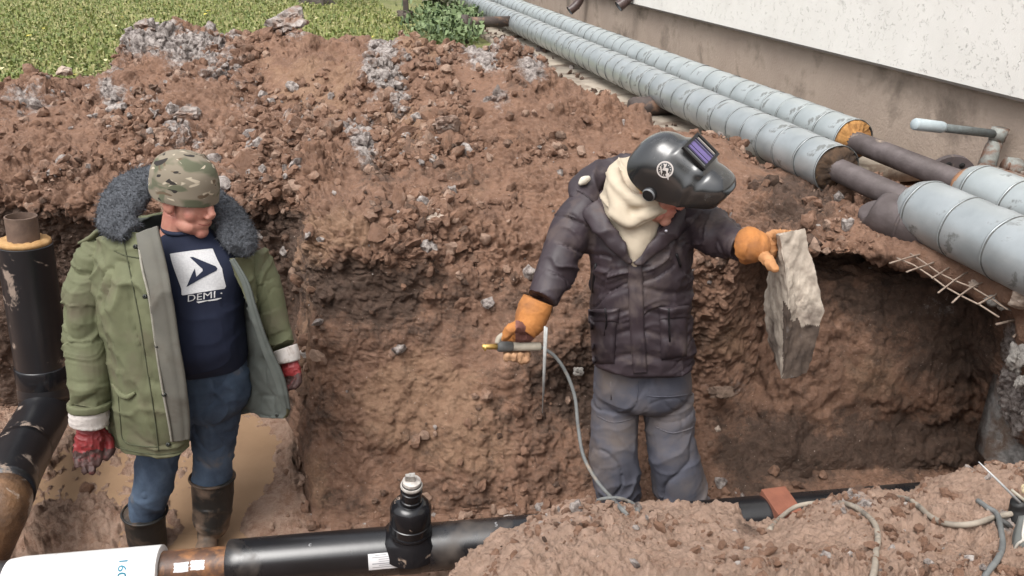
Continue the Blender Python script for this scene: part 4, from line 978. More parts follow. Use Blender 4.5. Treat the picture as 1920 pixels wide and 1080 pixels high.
# shirt
mb = MB(); loftr(mb, [ring(345, 424, 2.915, .072, .075), ring(350, 446, 2.92, .115, .095), ring(356, 476, 2.92, .18, .125), ring(363, 512, 2.92, .20, .145), ring(368, 560, 2.915, .185, .160), ring(374, 605, 2.91, .172, .178), ring(380, 636, 2.91, .168, .178), ring(386, 662, 2.92, .164, .160), ring(390, 680, 2.93, .155, .135)], 5)
V, F, N = vox(mb, .0075, 4); V = V+N*(.006*(ridge(V*np.array((6, 6, 9)), 5)**3)+.004*fbm(V*12, 7, 2))[:, None]; sh1 = ob('shirt', (V, F), NAVY, p1); bs = bvh_of(V, F)
mb = MB(); cth = np.linspace(0, 2*np.pi, 24, endpoint=False); c0 = A(345, 423, 2.915)
mb.tube([c0+np.array((.074*math.cos(a), .077*math.sin(a), .006-.012*math.sin(-a))) for a in np.linspace(0, 2*np.pi, 25)], .0085, 8, cap=False); ob('collar_band', mb, NAVY, sh1)
# print: square with a bent arrow, lettering under it
PRN = M('print_white', (.62, .62, .62), (.50, .50, .51), sc=160, rough=.7, bump=.1); PRW = M('print_bright', (.78, .78, .78), rough=.7, bump=0)
O = A(366, 516, 2.78); sc_ = 1/ (FPX/proj(O)[2][0])
def fr(pp, ox=366, oy=516): return [((x-ox)*sc_, (oy-y)*sc_) for x, y in pp]
sq = [(318, 476.5), (319.5, 475.5), (389, 465), (391, 465.5), (408, 503), (412, 537), (409, 541.5), (340, 554), (337.5, 552.5), (337, 542)]
arrow = [(355, 482), (361, 481.5), (398, 498.5), (401, 503), (399, 507.5), (346.5, 538.5), (364, 503), (366, 519), (377, 508), (377, 504)]
import itertools
from mathutils.geometry import tessellate_polygon
def poly(pp): 
    v = fr(pp); return v, [list(t) for t in tessellate_polygon([[Vector((a, b, 0)) for a, b in v]])]
v, f = poly(sq); decal_ob('print_square', bs, O, CR, CU, v, f, PRN, sh1, .0025, .012)
v, f = poly(arrow); decal_ob('print_arrow', bs, O, CR, CU, v, f, NAVY, sh1, .0042, .012)
V, F = text_mesh('DEMI', .0, .25); V[:, 0] *= 1.28; rt_ = math.radians(9.5); k = .034
V = np.stack([(V[:, 0]*math.cos(rt_)-V[:, 1]*math.sin(rt_))*k, (V[:, 0]*math.sin(rt_)+V[:, 1]*math.cos(rt_))*k], 1)
cx, cy = fr([(371.5, 556.0)])[0]; V += np.array((cx, cy)); decal_ob('lettering', bs, O, CR, CU, V, F, PRW, sh1, .003, .01)
v, f = poly([(362, 566), (385, 562.5), (403, 558.5), (403, 560), (396, 563.2), (384, 565), (381, 564.5), (366, 569)]); decal_ob('print_script', bs, O, CR, CU, v, f, PRW, sh1, .003, .01)
v, f = poly([(402.5, 549.5), (404.5, 548.5), (405.5, 550), (403.5, 551.5)]); decal_ob('print_dot', bs, O, CR, CU, v, f, PRW, sh1, .003, .01)
# jeans and boots
lg = [pts((352, 735, 2.94), (318, 800, 2.90), (296, 860, 2.86), (286, 915, 2.83), (274, 962, 2.82), (272, 985, 2.83)), pts((412, 735, 2.95), (405, 800, 2.93), (400, 850, 2.92), (397, 900, 2.90), (397, 930, 2.9))]
mb = MB(); loftr(mb, [ring(390, 655, 2.94, .150, .128), ring(392, 700, 2.94, .160, .138), ring(390, 748, 2.94, .166, .138), ring(384, 770, 2.94, .15, .12)], 4)
mb.tube(lg[0], [.098, .094, .084, .080, .074, .06], 22, sub=5); mb.tube(lg[1], [.098, .092, .086, .080, .07], 22, sub=5)
V, F, N = vox(mb, .007, 4); segs = [(l[i], l[i+1]) for l in lg for i in range(len(l)-1)]
V = wrinkle(V, N, segs, .013, 12, 3)
wv = V+.05*np.stack([vn(V*6, 51), vn(V*6, 52), vn(V*6, 53)], 1); wv[:, 0] += .5*V[:, 2]
V = V+N*(.011*ridge(wv*np.array((12, 12, 4))+4, 41)**2-.009*ridge(wv*np.array((9, 9, 5))+7, 42)**6)[:, None]; jn = ob('jeans', (V, F), DEN, p1)
mb = MB(); mb.tube([q+CT*.136 for q in pts((398, 700, 2.94), (399, 730, 2.94), (404, 752, 2.94))], [.004, .006, .004], 8, sub=4); ob('fly', mb, M('denim_light', (.16, .19, .23), (.06, .08, .11), sc=40, rough=.9), jn)
def boot(shaft, toe_, parent, top_open=.02, mats=RUB, seed=2):
    mb = MB(); S_ = [np.array(p) for p in shaft[0]]; mb.tube(S_, shaft[1], 26, sub=4)
    heel = S_[-1]; d = toe_-heel; L = np.linalg.norm(d); d /= L; w = np.cross(d, Zz); w /= np.linalg.norm(w); B = np.stack([w, d, np.cross(w, d)])
    mb.ell(heel+d*.02-Zz*.01, (.045, .055, .05), B); mb.ell(heel+d*(L*.55)-Zz*.015, (.048, .085, .042), B); mb.ell(toe_-d*.03-Zz*.025, (.05, .055, .035), B)
    mb.ell(heel+d*L*.4-Zz*.05, (.048, .145, .012), B)
    V, F, N = vox(mb, .006, 4); V = wrinkle(V, N, [(S_[i], S_[i+1]) for i in range(len(S_)-1)], .007, 11, seed)
    b = ob('boot', (V, F), mats, parent)
    ax = S_[1]-S_[0]; ax /= np.linalg.norm(ax); mb = MB(); r0 = shaft[1][0]
    u = np.cross(ax, (0, 1, 0)); u /= np.linalg.norm(u); w2 = np.cross(ax, u); th = np.linspace(0, 2*np.pi, 33)
    mb.tube([S_[0]+ax*(.004)+(r0+.002)*(math.cos(a)*u+math.sin(a)*w2)*1.0 for a in th], .0055, 8, cap=False); ob('rim', mb, mats, b); return b
boot((pts((271, 958, 2.82), (273, 985, 2.82), (278, 1020, 2.82))+[np.array((A(282, 1050, 2.82)[0], 2.82, -1.12))], [.087, .084, .078, .070]), np.array((A(275, 1050, 2.70)[0], 2.70, -1.165)), p1)
boot((pts((398, 893, 2.90), (399, 930, 2.89), (397, 975, 2.87))+[np.array((A(394, 1015, 2.86)[0], 2.86, -1.12))], [.090, .087, .080, .070]), np.array((A(385, 1035, 2.74)[0], 2.70, -1.165)), p1, seed=4)
# parka: an open shell from the left front edge round the back to the right flap
rowsC = [
 [(292, 432, 2.80), (262, 436, 2.79), (205, 440, 2.84), (168, 452, 2.93), (200, 415, 3.08), (320, 398, 3.15), (430, 415, 3.10), (478, 470, 3.0), (462, 482, 2.90), (436, 484, 2.83)],
 [(306, 478, 2.73), (270, 486, 2.72), (205, 490, 2.78), (165, 500, 2.93), (198, 470, 3.12), (320, 458, 3.19), (430, 470, 3.13), (478, 510, 3.02), (472, 520, 2.92), (452, 522, 2.83)],
 [(318, 540, 2.69), (275, 548, 2.67), (212, 552, 2.72), (172, 552, 2.90), (198, 535, 3.12), (320, 530, 3.2), (425, 538, 3.12), (448, 566, 3.0), (472, 574, 2.90), (476, 576, 2.80)],
 [(332, 630, 2.67), (285, 640, 2.64), (222, 645, 2.70), (185, 640, 2.87), (200, 620, 3.10), (320, 615, 3.19), (425, 625, 3.12), (450, 650, 3.0), (488, 662, 2.90), (505, 664, 2.79)],
 [(346, 730, 2.66), (300, 742, 2.63), (232, 748, 2.68), (192, 740, 2.85), (205, 720, 3.08), (320, 715, 3.17), (425, 722, 3.10), (454, 728, 2.98), (508, 742, 2.88), (536, 738, 2.78)],
 [(354, 800, 2.67), (312, 815, 2.63), (245, 815, 2.67), (200, 800, 2.84), (212, 775, 3.06), (320, 765, 3.15), (425, 765, 3.08), (456, 764, 2.96), (510, 776, 2.87), (544, 770, 2.78)],
 [(355, 836, 2.68), (318, 856, 2.64), (255, 850, 2.67), (208, 828, 2.83), (220, 800, 3.04), (320, 785, 3.13), (425, 780, 3.06), (468, 772, 2.95), (505, 784, 2.87), (538, 783, 2.79)]]
R = np.array([[A(*q) for q in r] for r in rowsC]); k, n, _ = R.shape
Q = cr(R.reshape(k, -1), 20).reshape(-1, n, 3); Q = np.moveaxis(cr(np.moveaxis(Q, 1, 0).reshape(n, -1), 20).reshape(-1, Q.shape[0], 3), 0, 1)
nr, nc = Q.shape[:2]; Nn = gnorm(Q); c_ = A(330, 620, 2.92)
if ((Nn*(Q-c_)).sum(2)[:, nc//6]).mean() < 0: Nn = -Nn
Vq = Q.reshape(-1, 3); Nq = Nn.reshape(-1, 3)
edge_ = np.minimum(1, np.tile(np.minimum(np.arange(nc), nc-1-np.arange(nc))/14, nr))
wv = Vq+.05*np.stack([vn(Vq*6, 51), vn(Vq*6, 52), vn(Vq*6, 53)], 1)
h = .026*ridge(wv*np.array((10, 10, 2.6))+2.2, 3)**2*np.clip(.6+fbm(Vq*4, 4, 2), .1, 1.2)+.012*ridge(wv*np.array((6, 6, 11)), 8)**3-.026*ridge(wv*np.array((10, 10, 1.6))+5, 23)**6*np.clip(.5+fbm(Vq*3, 64, 2), 0, 1)-.012*ridge(wv*np.array((3, 3, 9))+9, 28)**6*np.clip(.4+fbm(Vq*4, 65, 2), 0, 1)+.006*fbm(Vq*18, 6, 3)-.004
Vq = Vq+Nq*(h*(.3+.7*edge_))[:, None]
iF = np.arange(nr)[:, None]*nc+np.arange(nc); Fq = np.stack([iF[:-1, :-1], iF[:-1, 1:], iF[1:, 1:], iF[1:, :-1]], -1).reshape(-1, 4)
fn = np.cross(Vq[Fq[:, 1]]-Vq[Fq[:, 0]], Vq[Fq[:, 3]]-Vq[Fq[:, 0]])
if ((fn*Nq[Fq[:, 0]]).sum(1)).mean() < 0: Fq = Fq[:, ::-1]
# closed shell with thickness: outer face green, inner face lining
Tk = .016; Vi = Vq-Nq*Tk; m_ = len(Vq); Fi = (Fq[:, ::-1]+m_)
per = list(iF[0, :])+list(iF[1:, -1])+list(iF[-1, -2::-1])+list(iF[-2:0:-1, 0]); per = np.array(per); nx = np.roll(per, -1)
Fs = np.stack([per, per+m_, nx+m_, nx], 1)
Fa = np.vstack([Fq, Fi, Fs]); mi = np.r_[np.zeros(len(Fq), int), np.ones(len(Fi), int), np.zeros(len(Fs), int)]
pk = ob('parka', (np.vstack([Vq, Vi]), np.ascontiguousarray(Fa), mi), [PARK, LIN2], p1)
bp_ = bvh_of(np.vstack([Vq, Vi]), Fa)
# turned-out front band with press studs (left in the picture) and band of the right flap
def strip(name, L, Rr_, th, mat, parent, seed, amp=.006):
    Lp = cr(np.array([A(*q) for q in L]), 14); Rp = cr(np.array([A(*q) for q in Rr_]), 14); n = 13
    T = np.linspace(0, 1, n); V = Lp[:, None]*(1-T)[None, :, None]+Rp[:, None]*T[None, :, None]
    nn = gnorm(V); nn = nn*np.sign((nn*CT).sum(2))[..., None]
    V = V+nn*(amp*ridge((V*np.array((10, 10, 7))).reshape(-1, 3)+seed, seed).reshape(V.shape[:2])**2+.006*np.sin(T*np.pi)[None]-.004*np.exp(-((T-.72)/.05)**2)[None])[..., None]
    B_ = V-nn*th; m = V.shape[0]; a = V.reshape(-1, 3); b = B_.reshape(-1, 3); I = np.arange(m)[:, None]*n+np.arange(n); q = np.stack([I[:-1, :-1], I[:-1, 1:], I[1:, 1:], I[1:, :-1]], -1).reshape(-1, 4); o_ = len(a)
    per = np.array(list(I[0, :])+list(I[1:, -1])+list(I[-1, -2::-1])+list(I[-2:0:-1, 0])); nx = np.roll(per, -1)
    F = np.vstack([q, q[:, ::-1]+o_, np.stack([per, per+o_, nx+o_, nx], 1)]); return ob(name, (np.vstack([a, b]), np.ascontiguousarray(F)), mat, parent)
fb = strip('front_band', [(258, 440, 2.755), (266, 500, 2.672), (280, 560, 2.635), (291, 640, 2.615), (303, 720, 2.61), (316, 790, 2.61), (322, 828, 2.615)], [(296, 424, 2.765), (313, 500, 2.69), (324, 560, 2.65), (336, 640, 2.635), (350, 720, 2.625), (356, 790, 2.63), (356, 822, 2.635)], .012, LIN, pk, 4, .013)
strip('front_band', [(430, 488, 2.81), (452, 530, 2.785), (470, 590, 2.76), (489, 650, 2.75), (514, 715, 2.745), (528, 760, 2.745)], [(440, 484, 2.82), (466, 528, 2.79), (482, 580, 2.765), (505, 645, 2.755), (534, 712, 2.75), (545, 768, 2.75)], .010, LIN2, pk, 6)
PIP = M('piping', (.30, .285, .24), (.2, .19, .16), sc=30, rough=.9, bump=.2)
mb = MB(); mb.tube([np.array(A(*q)) for q in ((258, 440, 2.75), (266, 500, 2.667), (280, 560, 2.63), (291, 640, 2.61), (303, 720, 2.605), (316, 790, 2.605), (322, 828, 2.61))], .0042, 8, sub=8); ob('piping', mb, PIP, fb)
STUD = M('press_stud', (.035, .038, .034), rough=.35, metal=.5, bump=0)
for px, py in ((259, 463), (277, 556), (299, 647), (312, 738), (316, 833), (520, 778)):
    h_ = bp_.ray_cast(Vector(CAM), Vector(ray(px, py)).normalized()); q = np.array(h_[0])+CT*.006 if h_[0] else A(px, py, 2.64)
    if px not in (316, 520): q = q+CT*.018
    mb = MB(); mb.tube([q-CT*.012, q, q+CT*.003, q+CT*.001], [.0085, .0085, .007, .003], 16); ob('press_stud', mb, STUD, pk)
def seam_on(name, bv, pp, r, mat, parent, off=.0015):
    q = []
    for px, py in cr(np.array(pp, float), 8):
        h_ = bv.ray_cast(Vector(CAM), Vector(ray(px, py)).normalized())
        if h_[0]: q.append(np.array(h_[0])+CT*off)
    mb = MB(); mb.tube(q, r, 6); return ob(name, mb, mat, parent)
PSEAM = M('parka_seam', (.075, .08, .045), rough=.9, bump=0)
for pp in (((232, 452), (246, 520), (262, 600), (276, 690), (290, 780), (298, 846)), ((214, 470), (232, 478), (250, 482), (264, 484)), ((222, 742), (226, 790), (232, 826), (262, 836), (296, 838)), ((212, 836), (250, 846), (300, 852), (340, 846))): seam_on('seam', bp_, pp, .0022, PSEAM, pk)
# hip pocket welt and inner pocket
q = [bp_.ray_cast(Vector(CAM), Vector(ray(px, py)).normalized())[0] for px, py in ((212, 720), (226, 738), (240, 744), (254, 736))]
q = [np.array(t)+CT*.004 for t in q if t]
mb = MB(); mb.tube(q, [.006, .011, .011, .006], 10, sub=5); ob('pocket_welt', mb, PARK, pk)
# dark inner pocket in the flap
v, f = poly([(424, 560), (440, 552), (465, 596), (470, 618), (448, 612), (432, 590)])
# sleeves
def sleeve(P, r, mat, seed, amp=.02, freq=11, cuffband=True):
    mb = MB(); mb.tube(P, r, 24, sub=5); V, F, N = vox(mb, .0065, 3); V = wrinkle(V, N, [(P[i], P[i+1]) for i in range(len(P)-1)], amp, freq, seed)
    return V, F
PL = pts((205, 462, 2.98), (180, 505, 2.93), (166, 570, 2.88), (162, 640, 2.82), (167, 705, 2.76), (169, 758, 2.73))
V, F = sleeve(PL, [.085, .100, .098, .094, .089, .078], PARK, 11, .032, 13); sl = ob('sleeve', (V, F), PARK, pk)
PR = pts((462, 478, 3.02), (490, 530, 3.0), (508, 585, 2.97), (523, 628, 2.93), (533, 652, 2.90)); V, F = sleeve(PR, [.085, .085, .075, .064, .056], PARK, 12, .024, 13); sl2 = ob('sleeve', (V, F), PARK, pk)
mb = MB(); a_, b_ = A(168, 752, 2.73), A(169, 766, 2.725); mb.tube([a_, b_], [.080, .080], 26); V, F, N = vox(mb, .006, 3); ob('cuff', (V, F), PARK, sl)
mb = MB(); mb.tube(pts((150, 455, 2.94), (170, 446, 2.92), (190, 430, 2.92), (206, 432, 2.90)), [.012, .020, .022, .016], 12, flat=.5, sub=4); ob('epaulette', mb, PARK, pk)
# fur collar
mb = MB()
mb.tube(pts((246, 436, 2.79), (222, 412, 2.84), (236, 372, 2.93), (272, 340, 3.02), (335, 335, 3.10), (398, 372, 3.08), (434, 412, 3.0), (446, 448, 2.92), (444, 470, 2.86)), [.046, .072, .086, .080, .066, .066, .074, .076, .046], 20, flat=.52, sub=6, up=(0, -.6, .8))
V, F, N = vox(mb, .006, 4)
V = V+N*(.007*fbm(V*22, 3, 3)+.007*bumps(V*52, 6, .9)+.005*bumps(V*95, 7, .9))[:, None]
fc_ = ob('fur_collar', (V, F), FUR, pk)
# short hairs on the collar
sel = rng.choice(len(V), 9000); Vh, Fh = [], []
for k_, i in enumerate(sel):
    d = N[i]+rng.normal(size=3)*.7; d /= np.linalg.norm(d); w = np.cross(d, rng.normal(size=3)); w /= np.linalg.norm(w); p = V[i]
    Vh += [p-w*.0011, p+w*.0011, p+d*rng.uniform(.008, .018)+rng.normal(size=3)*.003]; Fh.append((3*k_, 3*k_+1, 3*k_+2))
tag(ob('fur', (np.array(Vh), Fh), FUR, fc_, smooth=False), kind='stuff')
# gloves
def hframe(x, y):
    x = np.array(x, float); y = np.array(y, float); y /= np.linalg.norm(y); x -= y*(x@y); x /= np.linalg.norm(x); return np.stack([x, y, np.cross(x, y)])
# hanging right hand: fingers down, back of the hand to the viewer, thumb to the picture's right
Bg = hframe(cdir(1, .02, -.2), cdir(.06, -1, .12)); cg = A(168, 822, 2.70)
fg = [([(-.040, .02, 0), (-.046, .068, .004), (-.038, .098, -.012)], [.017, .0165, .013]), ([(-.016, .03, 0), (-.018, .085, .006), (-.012, .122, -.012)], [.017, .0165, .0135]), ([(.010, .03, 0), (.010, .085, .008), (.012, .126, -.008)], [.017, .0165, .0135]), ([(.030, .02, 0), (.034, .066, .014), (.026, .105, .010)], [.017, .016, .0125])]
V, F, sg = glove(p1, Bg, cg, fg, ([(.034, -.030, .01), (.062, .010, .024), (.068, .050, .026), (.054, .078, .024)], [.019, .0185, .018, .0145]), palm=(.056, .056, .030), seed=3, amp=.006)
g1 = ob('glove', (V, F), REDG, p1)
MUDF = M('muddy_finger', (.065, .030, .026), (.035, .02, .018), sc=20, rough=.6, bump=.3, dirt=(.17, .03, .03), dsc=16, dthr=.64)
g1.data.materials.append(MUDF)
loc_ = (V-cg) @ Bg.T; fm = np.array([loc_[f, 1].mean()+.012*vn(loc_[f[:1]]*40, 5)[0] > .046 for f in F]); g1.data.polygons.foreach_set('material_index', fm.astype(np.int32))
mb = MB(); mb.tube(pts((169, 755, 2.725), (168, 772, 2.72), (167, 795, 2.71)), [.060, .070, .069], 24, sub=3); V, F, N = vox(mb, .005, 2); V = V+N*(.004*ridge(V*np.array((12, 12, 50)), 3)**2)[:, None]; ob('cuff', (V, F), KNIT, g1)
Bg = hframe(cdir(.9, 0, .3), cdir(.18, -1, .1)); cg = A(545, 692, 2.86)
V, F, sg = glove(p1, Bg, cg, [([(x, .015, 0), (x*1.0, .055, -.006), (x*.8, .074, -.030)], [.015, .0145, .012]) for x in (-.03, -.010, .010, .03)], ([(-.03, -.02, .02), (-.044, .020, .034), (-.030, .050, .038)], [.016, .0155, .013]), palm=(.043, .045, .028), seed=5)
g2 = ob('glove', (V, F), REDG, p1); g2.data.materials.append(MUDF); loc_ = (V-cg) @ Bg.T; fm = np.array([loc_[f, 1].mean()+.012*vn(loc_[f[:1]]*40, 5)[0] > .02 for f in F]); g2.data.polygons.foreach_set('material_index', fm.astype(np.int32))
mb = MB(); mb.tube(pts((534, 652, 2.895), (538, 664, 2.885), (541, 678, 2.875)), [.050, .050, .048], 20, sub=3); V, F, N = vox(mb, .005, 2); ob('cuff', (V, F), KNIT, g2)

# ================= welder
p2 = thing('person', (A(1215, 960, 2.95)[0], 2.95, -1.12), 'welder in dark padded jacket with raised black welding mask, orange gauntlets and grey blue trousers', 'man')
JKT = M('padded_jacket', (.042, .029, .035), (.026, .019, .023), sc=5, rough=.55, bump=.2, bsc=240, spec=.45, dirt=(.10, .075, .068), dsc=8, dthr=.625, dsoft=.10, rough2=.85, bdist=.002)
BEI = M('beige_cloth', (.50, .43, .33), (.42, .355, .27), sc=6, rough=.95, bump=.2, bsc=300, bdist=.002)
TRO = M('work_trousers', (.118, .120, .145), (.070, .072, .095), sc=4, rough=.85, bump=.25, bsc=280, dirt=(.165, .135, .12), dsc=4, dthr=.56, dsoft=.12, bdist=.002)
ORG = M('orange_leather', (.47, .195, .055), (.34, .13, .035), sc=13, rough=.8, bump=.5, bsc=90, dirt=(.20, .085, .035), dsc=12, dthr=.58, dsoft=.12)
TANF = M('tan_leather', (.42, .25, .14), (.30, .16, .085), sc=12, rough=.8, bump=.3, bsc=90, dirt=(.17, .08, .055), dsc=10, dthr=.56, dsoft=.08)
MASK = M('mask_plastic', (.012, .013, .014), (.009, .010, .011), sc=4, rough=.2, bump=.05, bsc=200, spec=.9, coat=.7, dirt=(.05, .05, .05), dsc=9, dthr=.64, dsoft=.1, rough2=.5, bdist=.001)
# trousers
lgs = [pts((1156, 742, 2.96), (1152, 800, 2.94), (1152, 855, 2.92), (1157, 905, 2.93), (1163, 940, 2.95)), pts((1252, 742, 2.96), (1256, 800, 2.93), (1264, 855, 2.91), (1274, 905, 2.91), (1282, 945, 2.93))]
mb = MB(); loftr(mb, [ring(1204, 672, 2.95, .192, .135), ring(1204, 705, 2.95, .200, .145), ring(1204, 738, 2.95, .198, .14), ring(1204, 758, 2.95, .16, .10)], 4)
mb.tube(lgs[0], [.100, .099, .098, .098, .088], 24, sub=5); mb.tube(lgs[1], [.104, .104, .104, .106, .104], 24, sub=5)
V, F, N = vox(mb, .007, 3); segs = [(l[i], l[i+1]) for l in lgs for i in range(4)]
s_, idx_, d_ = segcoord(V, segs); lowz = np.clip((-.62-V[:, 2])/.35, 0, 1)
V = wrinkle(V, N, segs, .007, 10, 6, base=.2)
wv = V+.06*np.stack([vn(V*5, 51), vn(V*5, 52), vn(V*5, 53)], 1); wv[:, 0] += .45*np.abs(V[:, 2]+.55)*np.sign(V[:, 0]-A(1203, 800, 2.9)[0])
V = V+N*((.4+lowz)*(.014*ridge(wv*np.array((11, 11, 3.2))+4, 41)**2-.018*ridge(wv*np.array((8, 8, 4.5))+7, 42)**6)+lowz*.012*ridge(wv*np.array((6, 6, 13)), 43)**2)[:, None]
tr = ob('trousers', (V, F), TRO, p2); bt = bvh_of(V, F)
mb = MB()
for L in (((1116, 716), (1116, 746), (1146, 748)), ((1146, 716), (1146, 748))):
    q = [np.array(bt.ray_cast(Vector(CAM), Vector(ray(*p)).normalized())[0] or A(*p, 2.81)) for p in L]; mb.tube([x for i in range(len(q)-1) for x in (q[i], (q[i]+q[i+1])/2)]+[q[-1]], .0035, 6)
ob('pocket_seam', mb, TRO, tr)
for l, sd_ in ((lgs[0], 3), (lgs[1], 5)):
    a = l[-1]; boot(([a+np.array((0, 0, .03)), a-np.array((0, 0, .05)), np.array((a[0], a[1], -1.03))], [.072, .070, .055]), np.array((a[0]+.02, a[1]-.14, -1.085)), p2, seed=sd_)
for pp in (((1197, 716), (1195, 738), (1193, 752)), ((1212, 742), (1250, 744), (1302, 738)), ((1120, 780), (1150, 792), (1190, 784)), ((1228, 800), (1262, 812), (1304, 800))):
    q = []
    for p in cr(np.array(pp, float), 8):
        h_ = bt.ray_cast(Vector(CAM), Vector(ray(*p)).normalized())
        if h_[0]: q.append(np.array(h_[0])+CT*.001)
    if len(q) > 4: mb = MB(); mb.tube(q, .0026, 6); ob('seam', mb, TRO, tr)
# jacket
mb = MB(); loftr(mb, [ring(1195, 345, 3.0, .10, .09), ring(1195, 366, 2.98, .185, .115), ring(1198, 392, 2.96, .232, .135), ring(1200, 440, 2.94, .222, .15), ring(1200, 510, 2.93, .205, .158), ring(1202, 590, 2.92, .208, .165), ring(1204, 632, 2.92, .214, .168), ring(1205, 658, 2.92, .217, .172), ring(1205, 668, 2.92, .218, .173), ring(1205, 677, 2.93, .205, .160)], 5)
AL = pts((1112, 378, 2.97), (1078, 420, 2.93), (1054, 470, 2.88), (1032, 520, 2.81), (1014, 562, 2.75))
AR = pts((1290, 398, 2.95), (1322, 424, 2.88), (1352, 444, 2.80), (1396, 464, 2.70))
mb.tube(AL, [.092, .098, .088, .078, .062], 24, sub=5); mb.tube(AR, [.098, .096, .090, .066], 24, sub=5)
V, F, N = vox(mb, .0065, 4)
segs = [(A(1200, 360, 2.95), A(1204, 712, 2.93))]+[(AL[i], AL[i+1]) for i in range(4)]+[(AR[i], AR[i+1]) for i in range(3)]
px_, py_, _ = proj(V); s_, idx_, d_ = segcoord(V, segs)
quilt = np.zeros(len(V))
tors = (idx_ == 0)
for yq in (470, 545, 588, 628, 672): quilt -= .006*np.exp(-((py_+6*np.sin(px_/23.)-yq)/5.0)**2)*tors
V = wrinkle(V, N, segs, .024, 12, 21, base=.45); V = V+N*(quilt+.010*ridge(V*np.array((5, 5, 17))+1.7, 31)**2*tors-.004)[:, None]
jk = ob('jacket', (V, F), JKT, p2); bj = bvh_of(V, F)
def onj(px, py, off=.003, b=None):
    h = (b or bj).ray_cast(Vector(CAM), Vector(ray(px, py)).normalized())
    return np.array(h[0])+CT*off if h[0] else A(px, py, 2.77)
SEAMJ = M('jacket_seam', (.02, .017, .02), rough=.6, bump=.1); ZIP = M('zip_tape', (.012, .011, .013), rough=.45, bump=.1)
def line(name, pp, r, mat, parent, off=.002, sub=4, flat=1): 
    mb = MB(); mb.tube(cr(np.array([onj(*p, off) for p in pp]), 2), r, 8, flat=flat); return ob(name, mb, mat, parent)
fl = MB()
Lq = cr(np.array(((1177, 492), (1178, 560), (1181, 620), (1184, 660), (1187, 700)), float), 12); Rq = cr(np.array(((1203, 490), (1206, 560), (1208, 620), (1211, 660), (1213, 698)), float), 12); Lp = Lq
T = np.linspace(0, 1, 7); Vv = np.array([[onj(*(l*(1-t)+r*t), .007) for t in T] for l, r in zip(Lq, Rq)])
Vv[1:-1] = (Vv[:-2]+2*Vv[1:-1]+Vv[2:])/4; Vv[1:-1] = (Vv[:-2]+2*Vv[1:-1]+Vv[2:])/4; Vv = Vv+CT*(.000+.004*np.sin(T*np.pi)[None, :, None]+.004*fbm((Vv*30).reshape(-1, 3), 3).reshape(*Vv.shape[:2], 1)); Vb = Vv-CT*.014
I = np.arange(len(Lp))[:, None]*7+np.arange(7); q = np.stack([I[:-1, :-1], I[:-1, 1:], I[1:, 1:], I[1:, :-1]], -1).reshape(-1, 4); o_ = I.size
per = np.array(list(I[0, :])+list(I[1:, -1])+list(I[-1, -2::-1])+list(I[-2:0:-1, 0])); nx = np.roll(per, -1)
ob('front_placket', (np.vstack([Vv.reshape(-1, 3), Vb.reshape(-1, 3)]), np.vstack([q, q[:, ::-1]+o_, np.stack([per, per+o_, nx+o_, nx], 1)])), JKT, jk)
for pp in (((1117, 494), (1113, 520), (1111, 548)), ((1268, 476), (1272, 488), (1276, 500))): line('chest_zip', pp, .005, ZIP, jk, .003)
def pocket(c0, c1, c2, c3, name):
    n = 12; a = np.linspace(0, 1, n); P = []
    for u in a:
        for w in a:
            px = (c0[0]*(1-w)+c1[0]*w)*(1-u)+(c3[0]*(1-w)+c2[0]*w)*u; py = (c0[1]*(1-w)+c1[1]*w)*(1-u)+(c3[1]*(1-w)+c2[1]*w)*u
            P.append(onj(px, py, 0)+CT*(.004+.018*min(1, 5*min(u, 1-u, w, 1-w))))
    P = np.array(P); P = P+CT*(.006*fbm(P*25, 8, 2))[:, None]; I = np.arange(n)[:, None]*n+np.arange(n); q = np.stack([I[:-1, :-1], I[:-1, 1:], I[1:, 1:], I[1:, :-1]], -1).reshape(-1, 4)
    k = len(P); Pb = P-CT*.03; per = np.array(list(I[0, :])+list(I[1:, -1])+list(I[-1, -2::-1])+list(I[-2:0:-1, 0])); nx = np.roll(per, -1)
    return ob(name, (np.vstack([P, Pb]), np.vstack([q, q[:, ::-1]+k, np.stack([per, per+k, nx+k, nx], 1)])), JKT, jk)
pocket((1106, 596), (1158, 594), (1152, 682), (1112, 682), 'pocket'); pocket((1236, 592), (1290, 586), (1288, 668), (1240, 676), 'pocket')
pocket((1104, 580), (1160, 578), (1160, 606), (1104, 606), 'pocket_flap'); pocket((1234, 576), (1296, 572), (1294, 598), (1236, 602), 'pocket_flap')
for pp in (((1133, 578), (1136, 600), (1132, 628)), ((1252, 578), (1252, 600), (1254, 640))): line('drawcord', pp, .0035, ZIP, jk, .022)
if 0: line('hem', ((1100, 694), (1130, 702), (1165, 707), (1205, 708), (1245, 703), (1285, 697), (1308, 690)), .010, JKT, jk, .0)
# hood lying on the shoulders, collar lapels
mb = MB(); mb.tube(pts((1122, 412, 2.86), (1100, 380, 2.94), (1096, 352, 3.03), (1126, 328, 3.10), (1185, 318, 3.14), (1245, 336, 3.10), (1285, 370, 3.0), (1270, 410, 2.86)), [.030, .05, .060, .062, .068, .066, .058, .032], 18, flat=.75, sub=6)
mb.tube(pts((1106, 388, 2.88), (1130, 425, 2.81), (1156, 460, 2.78), (1182, 494, 2.77)), [.045, .034, .028, .012], 16, flat=.45, sub=5, up=(0, -1, 0)); mb.tube(pts((1285, 402, 2.88), (1262, 430, 2.82), (1230, 462, 2.785), (1192, 496, 2.77)), [.045, .036, .03, .012], 16, flat=.45, sub=5, up=(0, -1, 0))
V, F, N = vox(mb, .006, 3); V = V+N*(.014*ridge(V*np.array((11, 11, 9)), 14)**2+.005*fbm(V*22, 4, 2)-.006)[:, None]; hd = ob('hood', (V, F), JKT, jk)
